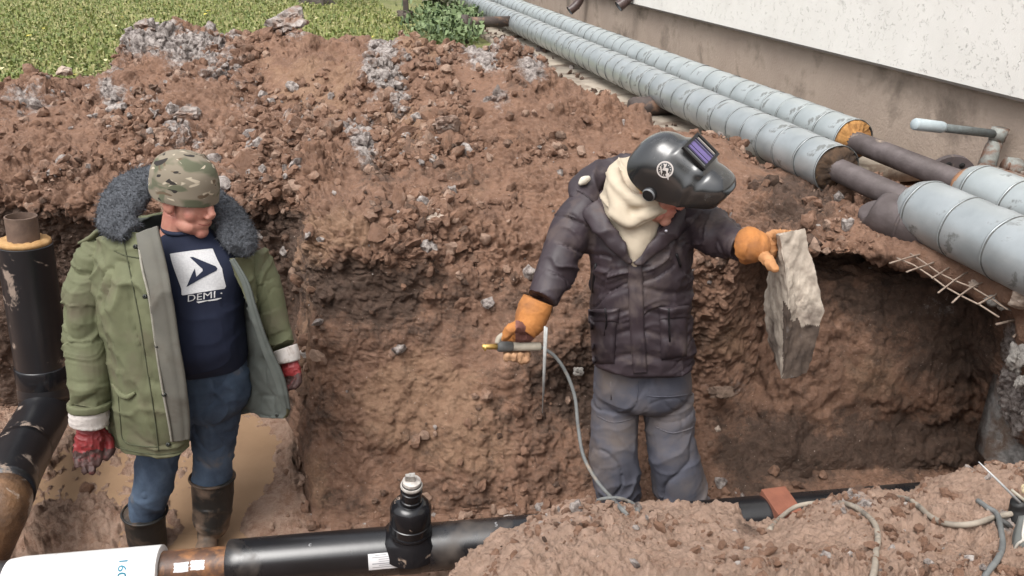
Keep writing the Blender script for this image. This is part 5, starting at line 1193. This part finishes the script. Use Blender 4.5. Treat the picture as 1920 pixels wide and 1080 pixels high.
mb = MB(); mb.tube(pts((1086, 346, 2.96), (1094, 339, 2.97), (1104, 334, 2.99)), [.006, .016, .010], 12, sub=4); ob('hood_lining', mb, M('pale_lining', (.6, .55, .46), rough=.95), hd)
mb = MB(); q = A(1249, 433, 2.775); mb.ell(q, (.006, .006, .006)); ob('snap', mb, M('snap_metal', (.5, .5, .55), rough=.3, metal=.6, bump=0), jk)
# beige neck scarf / balaclava
mb = MB(); loftr(mb, [ring(1216, 302, 2.99, .092, .10), ring(1200, 318, 2.98, .115, .125), ring(1190, 352, 2.96, .118, .125), ring(1188, 388, 2.93, .118, .135), ring(1190, 420, 2.90, .105, .125), ring(1188, 455, 2.865, .072, .10), ring(1187, 488, 2.85, .028, .08)], 5)
mb.tube(pts((1148, 348, 2.88), (1160, 390, 2.815), (1182, 415, 2.785), (1222, 398, 2.785), (1252, 385, 2.82)), [.03, .034, .030, .030, .022], 14, sub=5)
mb.tube(pts((1150, 322, 2.92), (1160, 352, 2.85), (1190, 376, 2.80), (1235, 372, 2.79)), [.03, .032, .030, .028], 14, sub=5)
V, F, N = vox(mb, .0055, 3); qv = V-A(1195, 340, 2.9)
fold = ridge(np.stack([qv[:, 2]*26+qv[:, 0]*14, qv[:, 0]*3, qv[:, 1]*3], 1)+3, 17)**2
up_m = np.clip((V[:, 2]-A(1190, 440, 2.8)[2])/.08, .15, 1); V = V+N*(.018*fold*up_m-.010*ridge(np.stack([qv[:, 2]*22-qv[:, 0]*12, qv[:, 0]*3, qv[:, 1]*3], 1), 19)**6*up_m+.004*fbm(V*20, 9, 2)-.006)[:, None]; ob('scarf', (V, F), BEI, p2)
# head under the mask (chin and nose show)
fw2 = cdir(.80, -.42, .42); u2 = cdir(.28, .85, .42); u2 -= fw2*(u2@fw2); u2 /= np.linalg.norm(u2); r2_ = np.cross(fw2, u2)
H2 = A(1232, 352, 2.86); mb = head_mesh(np.stack([r2_, fw2, u2]), H2, 1.0, False); V, F, N = vox(mb, .0038, 3); ob('body', (V, F), SKIN, p2)
# raised welding mask
dn = cdir(.70, -.71, 0.02); fo = cdir(.47, .42, .776); fo = fo-dn*(fo@dn); fo /= np.linalg.norm(fo); la = np.cross(dn, fo); la /= np.linalg.norm(la)
if la@CT > 0: la = -la      # lateral axis: towards his far side
MS = .98; rows_ = [(-.205, .045, .115, .075), (-.20, .070, .128, .062), (-.17, .090, .148, .038), (-.12, .108, .142, .0), (-.05, .117, .125, -.05), (.01, .120, .118, -.065), (.05, .116, .110, -.072), (.085, .104, .095, -.072), (.112, .082, .070, -.066), (.130, .052, .036, -.055), (.138, .015, .0, -.04)]
n = 61; rr = []
for z, w, f_, b_ in rows_:
    a = np.linspace(-np.pi*.5, np.pi*.5, n); e = 2/2.5
    x = w*np.sign(np.sin(a))*np.abs(np.sin(a))**e; y = b_+(f_-b_)*np.abs(np.cos(a))**(2/2.15)
    rr.append(np.stack([x, y, np.full(n, z)], 1))
R = np.array(rr); Q = cr(R.reshape(len(rr), -1), 8).reshape(-1, n, 3)
# raised facets: brow ledge over the window, cheek crease
X_, Y_, Z_ = Q[..., 0], Q[..., 1], Q[..., 2]
WZ = -.030; win = 0
fr_ = np.exp(-(np.maximum(0, np.abs(X_)-.066)/.010)**2)*np.exp(-(np.maximum(0, np.abs(Z_-WZ)-.055)/.010)**2)
Q[..., 1] += (Y_ > .03)*fr_*.012
cre = np.exp(-((Z_+.085+.25*np.abs(X_))/.008)**2)*(Y_ > -.02); Q[..., 1] -= .004*cre
Q[..., 0] += np.sign(X_)*.004*np.exp(-((Z_+.09-.35*(Y_-.05))/.01)**2)*(np.abs(X_) > .05)
piv_l = np.array((-.118, -.045, -.03))
Bm = np.stack([la, fo, -dn]); MC = A(1226, 369, 2.72)-MS*(piv_l @ Bm)
Wm = lambda p: MC+MS*(np.asarray(p) @ Bm)
Vm = Wm(Q.reshape(-1, 3)); nr, nc = Q.shape[:2]; I = np.arange(nr)[:, None]*nc+np.arange(nc); q = np.stack([I[:-1, :-1], I[:-1, 1:], I[1:, 1:], I[1:, :-1]], -1).reshape(-1, 4)
Nm = gnorm(Vm.reshape(nr, nc, 3)).reshape(-1, 3); Nm *= np.sign(((Vm-MC)*Nm).sum(1))[:, None]; Vb = Vm-Nm*.005; k = len(Vm)
per = np.array(list(I[0, :])+list(I[1:, -1])+list(I[-1, -2::-1])+list(I[-2:0:-1, 0])); nx = np.roll(per, -1)
Fm = np.vstack([q, q[:, ::-1]+k, np.stack([per, per+k, nx+k, nx], 1)]); mask = ob('welding_mask', (np.vstack([Vm, Vb]), Fm), MASK, p2); autosmooth(mask, 50)
bm_ = bvh_of(Vm, q)
def mbox(name, c, h, mat, parent=mask, jit=0):
    mb = MB(); mb.box(Wm((c[0], c[1], c[2]+WZ)), tuple(MS*x for x in h), Bm); return ob(name, mb, mat, parent, smooth=False)
FRM = M('mask_frame', (.014, .014, .015), rough=.35, bump=.05)
yw = .139
for nm, c, h in (('window_frame', (0, yw+.003, .049), (.060, .005, .005)), ('window_frame', (0, yw+.003, -.049), (.060, .005, .005)), ('window_frame', (-.056, yw+.003, 0), (.005, .0049, .044)), ('window_frame', (.056, yw+.003, 0), (.005, .0049, .044))): mbox(nm, c, h, FRM)
def lens_mat(n_, c, r): return M(n_, c, tuple(x*.8 for x in c), sc=8, rough=r, bump=.02, spec=.7)
mbox('window_plate', (0, yw-.002, 0), (.051, .003, .044), lens_mat('lens_grey', (.16, .165, .165), .15))
mbox('filter_lens', (.0, yw+.0025, .0), (.026, .0014, .0435), lens_mat('lens_violet', (.12, .09, .25), .12))
for x, w in ((-.033, .002), (.033, .002), (-.012, .0015), (.018, .004)): mbox('filter_edge', (x, yw+.0035, 0), (w, .0016, .0437), lens_mat('lens_dark', (.03, .025, .06), .2))
mbox('sensor_strip', (.045, yw+.002, 0), (.003, .0016, .040), lens_mat('sensor', (.3, .27, .24), .3))
def on_mask(p, off=.002):
    h = bm_.find_nearest(Vector(Wm(p))); nrm = np.array(h[1]); nrm = nrm*np.sign(nrm@(np.array(h[0])-MC)); return np.array(h[0])+nrm*off, nrm
# side emblem: ring with a lightning mark; knob at the pivot
EM = M('emblem_print', (.55, .50, .47), rough=.5, bump=0)
h_ = bm_.ray_cast(Vector(CAM), Vector(ray(1247, 318)).normalized()); ec = np.array(h_[0]) if h_[0] else Wm((-.1, .06, .02)); en = np.array(h_[1]) if h_[0] else -la; en = en*np.sign(en@CT)
ex = -dn*.35+fo*.94; ex = CR-en*(CR@en); ex /= np.linalg.norm(ex); ey = np.cross(en, ex); ey *= np.sign(ey@CU)
def emb(V2, F, name): return decal_ob(name, bm_, ec, ex, ey, V2, F, EM, mask, .0022, .006, en)
n = 36; th = np.linspace(0, 2*np.pi, n, endpoint=False); R1, R2 = .0285, .0235
emb([(R1*math.cos(t), R1*math.sin(t)) for t in th]+[(R2*math.cos(t), R2*math.sin(t)) for t in th], [(i, (i+1) % n, n+(i+1) % n, n+i) for i in range(n)], 'emblem_ring')
for k in range(14):
    t = 2*math.pi*k/14; c, s = math.cos(t), math.sin(t); w = .0016
    emb([(c*.0205-s*w, s*.0205+c*w), (c*.0205+s*w, s*.0205-c*w), (c*.0175+s*w, s*.0175-c*w), (c*.0175-s*w, s*.0175+c*w)], [(0, 1, 2, 3)], 'emblem_tick')
bolt = [(-.004, .020), (.006, .017), (.001, .006), (.012, .004), (.010, -.010), (.016, -.012), (.012, -.036), (.002, -.016), (.006, -.012), (.003, -.004), (-.010, -.002), (-.004, .008)]
emb(bolt, [list(t) for t in tessellate_polygon([[Vector((a, b, 0)) for a, b in bolt]])], 'emblem_bolt')
zz = [(-.018, .010), (-.013, .012), (-.008, -.010), (-.012, -.014)]; emb(zz, [(0, 1, 2, 3)], 'emblem_bolt')
h_ = bm_.ray_cast(Vector(CAM), Vector(ray(1218, 364)).normalized()); kc = np.array(h_[0]) if h_[0] else Wm(piv_l); kn = -la
mb = MB(); mb.tube([kc-kn*.004, kc+kn*.004, kc+kn*.010, kc+kn*.012], [.026, .026, .022, .012], 20); kb = autosmooth(ob('knob', mb, FRM, mask), 40)
mb = MB(); mb.tube([kc+kn*.006, kc+kn*.0135], [.0245, .021], 20, cap=False); ob('knob_ring', mb, M('knob_grey', (.16, .165, .17), rough=.4, bump=.1), kb)
mb = MB(); mb.tube([Wm((-.112, -.070, z)) for z in (.0, .02, .04)], .006, 8); ob('headband', mb, M('band_ochre', (.35, .22, .05), rough=.6), mask)

# gauntlets
def gaunt(P, r, seed, mat=ORG):
    mb = MB(); mb.tube(P, r, 24, sub=5); V, F, N = vox(mb, .005, 3); V = wrinkle(V, N, [(P[i], P[i+1]) for i in range(len(P)-1)], .012, 16, seed); return V, F
# his right hand (left in the picture) closed round the torch
tx0, tx1 = A(906, 650, 2.66), A(1014, 650, 2.70); TX = (tx1-tx0)/np.linalg.norm(tx1-tx0)
V, F = gaunt(pts((1010, 560, 2.75), (1001, 582, 2.735), (993, 604, 2.715), (982, 622, 2.70)), [.062, .068, .064, .050], 5)
ga1 = ob('glove', (V, F), ORG, p2)
Bg = hframe(cdir(-1, .10, .2), cdir(-.25, -.9, -.1)); cg = A(974, 622, 2.705)
g_c = A(972, 650, 2.685)      # torch axis inside the fist
def fing(xo, dp=.0, lower=0):
    c = g_c+TX*xo; out = []
    for a, q in ((100, .040), (160, .040), (215, .036), (262, .033), (300, .031)):
        t = math.radians(a); out.append(c+q*(math.sin(t)*CU*1.0*1+0*CT)*1 + q*math.cos(t)*CT*-1*-1*(-1))
    return out
mb = MB()
mb.ell(A(980, 626, 2.715), (.050, .034, .045), hframe(TX, -CU)); mb.ell(A(972, 634, 2.72), (.050, .026, .034), hframe(TX, -CU))
for xo, L in ((-.040, 1.0), (-.016, 1.06), (.008, 1.03), (.030, .92)):   # four fingers go behind the handle and come out below
    c = g_c+TX*xo
    P = [c+CU*.028*1.2-CT*.018, c-CT*.036+CU*.0, c-CT*.020-CU*.030*L, c+CT*.010-CU*(.040+.010*(xo > 0))*L, c+CT*.026-CU*(.030+.018*(xo > .02))*L]
    mb.tube(P, [.0165, .0165, .016, .015, .0125], 12, sub=4); mb.ell(P[-1], (.012,)*3)
P = [A(985, 618, 2.69), A(968, 612, 2.655), A(955, 620, 2.64), A(947, 633, 2.645)]; mb.tube(P, [.021, .021, .019, .014], 12, sub=4); mb.ell(P[-1], (.0135,)*3)   # thumb along the top
V, F, N = vox(mb, .0036, 2); V = V+N*(.005*(ridge(V*46, 4)**3-.3))[:, None]
hnd = ob('hand', (V, F), TANF, ga1)
hnd.data.materials.append(ORG); cpx, cpy, _ = proj(V); msk = np.array([(cpx[f].mean() < 972 and cpy[f].mean() < 640) for f in F]); hnd.data.polygons.foreach_set('material_index', msk.astype(np.int32))
hnd.data.materials.append(M('maroon_leather', (.20, .085, .068), (.13, .055, .045), sc=14, rough=.8, bump=.3)); msk2 = np.array([2 if (cpx[f].mean() >= 966 and cpy[f].mean() < 646) else (1 if m__ else 0) for f, m__ in zip(F, msk)]); hnd.data.polygons.foreach_set('material_index', msk2.astype(np.int32))
# his left hand gripping the slab
V, F = gaunt(pts((1388, 461, 2.715), (1402, 461, 2.70), (1420, 463, 2.69), (1436, 466, 2.69)), [.062, .070, .060, .045], 8)
ga2 = ob('glove', (V, F), ORG, p2)
mb = MB(); mb.ell(A(1434, 468, 2.69), (.045, .03, .042), hframe(CR, CT))
for k, (dy, L) in enumerate(((-22, 1), (-8, 1.1), (6, 1.05), (18, .9))):   # fingers over the far side of the slab's edge
    P = [A(1436, 462+dy*.7, 2.70), A(1456, 460+dy, 2.79), A(1474, 461+dy, 2.84), A(1474+16*L, 462+dy, 2.84)]; mb.tube(P, [.017, .0165, .0155, .013], 12, sub=4)
P = [A(1426, 474, 2.66), A(1438, 486, 2.625), A(1447, 498, 2.60), A(1452, 504, 2.59)]; mb.tube(P, [.020, .0215, .019, .015], 12, sub=4); mb.ell(P[-1], (.0145,)*3)
V, F, N = vox(mb, .0036, 2); V = V+N*(.005*(ridge(V*46, 4)**3-.3))[:, None]; ob('hand', (V, F), M('tan_orange', (.46, .24, .11), (.36, .16, .06), sc=10, rough=.8, bump=.3, dirt=(.2, .1, .05), dsc=9, dthr=.62), ga2)

# ================= things held by the welder
# slab of broken pavement held up by its edge
SLB = M('dusty_slab', (.50, .435, .36), (.30, .25, .205), sc=16, rough=.95, bump=.6, bsc=45, dirt=(.085, .062, .05), dsc=5, dthr=.60, dsoft=.09, bdist=.008)
fr0 = [(1462, 442, 2.63), (1484, 434, 2.65), (1508, 430, 2.67), (1527, 500, 2.65), (1544, 582, 2.63), (1528, 645, 2.61), (1512, 698, 2.60), (1490, 706, 2.57), (1466, 708, 2.55), (1474, 640, 2.555), (1479, 560, 2.565), (1472, 500, 2.60)]
bk0 = [(1450, 446, 2.88), (1470, 440, 2.9), (1492, 436, 2.92), (1508, 500, 2.92), (1520, 575, 2.9), (1505, 640, 2.88), (1492, 680, 2.86), (1478, 690, 2.84), (1462, 690, 2.82), (1441, 640, 2.82), (1433, 580, 2.83), (1440, 505, 2.85)]
Fp = np.array([A(*q) for q in fr0]); Bp = np.array([A(*q) for q in bk0])
def densify(P, k=16): 
    n = len(P); return np.array([P[i]*(1-t)+P[(i+1) % n]*t for i in range(n) for t in np.linspace(0, 1, k, endpoint=False)])
Fd, Bd = densify(Fp), densify(Bp); rings = []
fc0, bc0 = Fd.mean(0), Bd.mean(0)
for t in (*np.linspace(.03, .96, 26), 1): rings.append(fc0+(Fd-fc0)*t)
for t in np.linspace(.03, .97, 26): rings.append(Fd*(1-t)+Bd*t)
for t in (1, .96, .85, .6, .3, .05): rings.append(bc0+(Bd-bc0)*t)
mb = MB(); mb.loft(rings, True, True); V = mb.V(); me = mesh('t', V, mb.f, SLB); Nn = np.empty(len(V)*3, np.float32); me.vertices.foreach_get('normal', Nn); Nn = Nn.reshape(-1, 3)
if ((V-V.mean(0))*Nn).sum() < 0: Nn = -Nn
V = V+Nn*(.007*fbm(V*12, 5, 3)+.006*bumps(V*24, 7, .6)+.006*fbm(V*45, 6, 3))[:, None]
o = ob('slab', (V, mb.f), SLB, at=A(1490, 570, 2.7)); autosmooth(o, 38); tag(o, 'rough dusty concrete slab held up in the welder\'s raised gauntlet', 'slab')
o.data.materials.append(M('wet_dirt', (.12, .088, .068), (.055, .04, .032), sc=14, rough=.9, bump=.6, dirt=(.22, .2, .19), dsc=16, dthr=.66)); cpx, cpy, _ = proj(V); wz = vn(V*14, 3)*20+vn(V*40, 4)*14+vn(V*90, 4)*9
mi = []
for f in mb.f:
    f = list(f); x, y = cpx[f].mean(), cpy[f].mean(); y2 = y+wz[f].mean(); front_ = V[f, 1].mean() < 2.70
    mi.append(1 if front_ and x > 1468 and y2 > 612-(1500-x)*1.2*(x < 1500)+ (x-1500)*.0 else 0)
o.data.polygons.foreach_set('material_index', np.array(mi, np.int32))
# electrode holder
HG = M('holder_grey', (.40, .36, .29), (.27, .24, .19), sc=18, rough=.7, bump=.3, dirt=(.13, .12, .11), dsc=12, dthr=.6); BRS = M('brass', (.62, .42, .14), (.5, .32, .10), sc=20, rough=.35, metal=.7, bump=.1); HGD = M('holder_dark', (.10, .10, .095), (.06, .06, .06), sc=14, rough=.7, bump=.3)
eh = thing('electrode_holder', tuple((tx0+tx1)/2), 'grey electrode holder with brass tip in the welder\'s orange gauntlet', 'electrode holder')
def along(px): return tx0+(tx1-tx0)*((px-906)/108)
mb = MB(); mb.tube([along(x) for x in (958, 960, 1012, 1014)], [.013, .0165, .0165, .013], 20); ob('handle', mb, HG, eh)
mb = MB(); mb.tube([along(x) for x in (932, 934, 940, 958, 962)], [.014, .019, .020, .0185, .016], 20); ob('collar', mb, HGD, eh)
mb = MB(); mb.tube([along(x) for x in (904, 905, 932)], [.007, .0095, .011], 16); mb.tube([along(x)-CU*.004 for x in (908, 911)], [.0125, .0125], 12); ob('tip', mb, BRS, eh)
mb = MB(); mb.tube([along(909)+CU*.010, along(911)+CU*.010, along(911)-CU*.010], [.0022]*3, 6); ob('clamp_pin', mb, HGD, eh)
mb = MB(); mb.tube([along(932)+CU*.012, along(936)+CU*.032, along(948)+CU*.046, along(960)+CU*.048], [.010, .011, .011, .008], 12, sub=4); ob('lever', mb, HG, eh)
# bundle of electrodes hanging from the same hand
ROD = M('electrode_coating', (.42, .42, .41), (.28, .28, .27), sc=40, rough=.55, bump=.1)
for k, (x0, y0, x1, y1) in enumerate(((1022, 612, 1017, 774), (1025, 614, 1019, 742))):
    a, b = A(x0, y0, 2.66), A(x1, y1, 2.64); mb = MB(); mb.tube([a, a*.6+b*.4, b], [.0045, .0042, .0016 if k == 0 else .0035], 8); tag(ob('welding_rod', mb, ROD, at=a), ('longer thin grey welding rod hanging below the orange gauntlet', 'shorter grey welding rod hanging behind the longer one')[k], 'welding rod')

# ================= cables, tongs, things on the near bank
CAB = M('muddy_cable', (.36, .31, .25), (.22, .19, .155), sc=18, rough=.8, bump=.3, dirt=(.045, .045, .045), dsc=9, dthr=.6); CABD = M('grey_cable', (.17, .175, .17), (.10, .105, .105), sc=14, rough=.7, bump=.2, dirt=(.27, .21, .16), dsc=8, dthr=.62)
bnk = bvh_of(BP, BF)
def onb(px, py, up=.008):
    h = bnk.ray_cast(Vector(CAM), Vector(ray(px, py)).normalized()); return np.array(h[0])+np.array((0, 0, up)) if h[0] else A(px, py, 2.15)
P = [along(1014)]+pts((1040, 668, 2.70), (1062, 700, 2.69), (1078, 745, 2.66), (1084, 800, 2.60), (1094, 855, 2.52), (1118, 900, 2.40), (1145, 932, 2.28))+[onb(1160, 953)]+[onb(1176, 966, .0)]
mb = MB(); mb.tube(P, [.0055]+[.0068]*(len(P)-1), 12, sub=8); o = ob('cable', mb, CABD, at=P[0]); tag(o, 'grey welding cable dropping from the electrode holder to the near bank', 'cable')
P = [A(1104, 955, 2.24), A(1108, 946, 2.24), A(1128, 936, 2.22), A(1160, 934, 2.2), A(1186, 944, 2.18), onb(1196, 958, .0)]; mb = MB(); mb.tube(P, .0062, 10, sub=8); tag(ob('cable', mb, CABD, at=P[0]), 'short loop of grey cable at the crest of the near bank before the trouser leg', 'cable')
P = [onb(1443, 993, 0), A(1462, 972, 2.12), A(1495, 949, 2.15), A(1545, 942, 2.12), onb(1590, 950), onb(1618, 966), onb(1638, 985), onb(1645, 1010), onb(1642, 1035), onb(1638, 1075), onb(1628, 1110, .0)]; mb = MB(); mb.tube(P, .0075, 12, sub=7); tag(ob('cable', mb, CAB, at=P[0]), 'muddy cable arching from the black pipe down the near bank', 'cable')
P = [A(1596, 942, 2.14), A(1620, 934, 2.15), A(1660, 932, 2.14), onb(1700, 940), onb(1722, 954), onb(1742, 972), onb(1768, 985), onb(1800, 989), onb(1832, 985), onb(1862, 975), onb(1895, 968), onb(1915, 962, 0)]; mb = MB(); mb.tube(P, .0075, 12, sub=7); tag(ob('cable', mb, CAB, at=P[0]), 'muddy cable sagging in a long curve across the near bank to the right edge', 'cable')
P = [onb(1833, 941, .004), onb(1850, 956), onb(1866, 974, .018), onb(1876, 1002), onb(1878, 1030), onb(1868, 1055), onb(1850, 1078), onb(1838, 1100)]; mb = MB(); mb.tube(P, .0070, 12, sub=7); tag(ob('cable', mb, CABD, at=P[0]), 'dark grey cable crossing over the long muddy one near the right edge', 'cable')
# electrode in a dark clamp at the right edge
ew = thing('electrode_clamp', tuple(A(1915, 960, 1.75)), 'dark clamp holding a pale electrode at the right edge of the near bank', 'clamp')
mb = MB(); mb.tube([A(1835, 866, 1.80), A(1870, 900, 1.77), A(1912, 942, 1.74)], [.0014, .0030, .0038], 8); ob('electrode', mb, M('pale_rod', (.55, .56, .56), rough=.4, metal=.3, bump=.05), ew)
mb = MB(); mb.tube([A(1896, 918, 1.76), A(1925, 942, 1.74)], [.004, .005], 8); ob('jaw', mb, HG, ew)
mb = MB(); mb.tube([A(1908, 940, 1.75), A(1912, 958, 1.75), A(1908, 1000, 1.72), A(1900, 1038, 1.68)], [.018, .026, .022, .012], 14, sub=4); ob('handle', mb, M('black_grip', (.02, .02, .02), rough=.5, bump=.2), ew)
mb = MB(); mb.tube([onb(1868, 978, .01), onb(1884, 990, .015), A(1908, 1002, 1.74)], [.006, .007, .007], 8, sub=4); ob('strap', mb, HGD, ew)
# toe of a grey bag with pale edging
q = A(1938, 1020, 1.60); V, F = lump(I3, 1, 5, .12); V = V/np.abs(V).max(0); V = V*np.array((.062, .06, .098)); o = ob('bag', (V+q, F.astype(np.int32)), M('grey_canvas', (.16, .165, .155), (.12, .125, .118), sc=8, rough=.85, bump=.3), at=q); tag(o, 'grey canvas bag with pale edging cut off by the right edge', 'bag')
EDG = M('pale_edging', (.6, .56, .5), rough=.9, bump=.2)
bq = bvh_of(V+q, F); P = []
for px, py in ((1922, 970), (1917, 1000), (1917, 1012), (1907, 1020), (1901, 1034), (1904, 1050), (1912, 1060), (1922, 1064)):
    h = bq.ray_cast(Vector(CAM), Vector(ray(px, py)).normalized()); P.append(np.array(h[0])+CT*.002 if h[0] else np.array(bq.find_nearest(Vector(A(px, py, 1.6)))[0]))
mb = MB(); mb.tube(P, .0032, 8, sub=4); ob('edging', mb, EDG, o)
o = stone(1922, 918, 1.82, 16, 20, 'cream wooden chip at the right edge above the clamp', M('chip', (.6, .5, .32), rough=.9), 83, 'chip', 'chip')

# ------------------------------------------------------------------ tree foot and shrub at the far edge of the lawn
BARK = M('bark', (.10, .085, .07), (.05, .042, .035), sc=16, rough=.95, bump=.8, bsc=30, bdist=.02)
c = G(592, 6, 0); tr_ = thing('tree', tuple(c), 'dark tree trunk at the top edge of the lawn behind the big frozen lump', 'tree')
mb = MB(); mb.tube([c+np.array(p) for p in ((0, 0, -.1), (0, 0, .05), (.01, 0, .3), (.03, 0, 1.2), (0, .05, 2.6), (.05, 0, 4.5))], [.30, .22, .16, .14, .12, .08], 20, sub=4)
for k in range(6):
    a = k*1.05; mb.tube([c+np.array((0, 0, .18)), c+np.array((.22*math.cos(a), .22*math.sin(a), .03)), c+np.array((.42*math.cos(a), .42*math.sin(a), -.06))], [.09, .06, .02], 10, sub=3)
V, F, N = vox(mb, .03, 1); V = V+N*(.02*fbm(V*np.array((14, 14, 3)), 3, 3))[:, None]; ob('trunk', (V, F), BARK, tr_)
TW = leafmat('twig_leaf', (.10, .14, .06)); cp = [c+np.array((0, 0, 4.2))+rng.normal(size=3)*np.array((1.0, 1.0, .6)) for i in range(900)]
V, F, mi, ms = leaves('crown', cp, .16, [TW, GR[0], YL[0]], up=.3); ob('crown', (V, F, mi), ms, tr_, smooth=False)
c = G(822, 26, 0); sh_ = thing('shrub', tuple(c), 'greyish green wispy shrub beside the far end of the pipes', 'shrub')
sp = []; mb = MB()
for k in range(26):
    a = rng.uniform(0, 6.28); d = np.array((math.cos(a), math.sin(a), 0))*rng.uniform(.05, .3); P = [c+d*.1, c+d*.6+Zz*.35, c+d*1.3+Zz*rng.uniform(.6, 1.0)]; mb.tube(P, [.010, .007, .003], 5, sub=4)
    for t in np.linspace(.1, 1, 26): sp.append(P[0]*(1-t)**2+2*P[1]*t*(1-t)+P[2]*t*t+rng.normal(size=3)*.05)
ob('stems', mb, BARK, sh_); V, F, mi, ms = leaves('foliage', sp, .08, [leafmat('shrub_grey', (.16, .17, .09)), leafmat('shrub_green', (.09, .12, .045))], up=.6); ob('foliage', (V, F, mi), ms, sh_, smooth=False)
c = G(762, 34, 0); o = thing('post', tuple(c), 'short dark post with a heap of earth at its foot, left of the shrub', 'post')
mb = MB(); mb.box(c+Zz*.35, (.035, .035, .42), jit=.004); ob('shaft', mb, POST, o, smooth=False)
v, f = lump(I3, .16, 9, .4); ob('footing', (v*np.array((1, 1, .55))+c+Zz*.02, f.astype(np.int32)), stone_mat('dark_footing', (.11, .09, .07), (.05, .04, .035), (.2, .16, .12), .65), o)
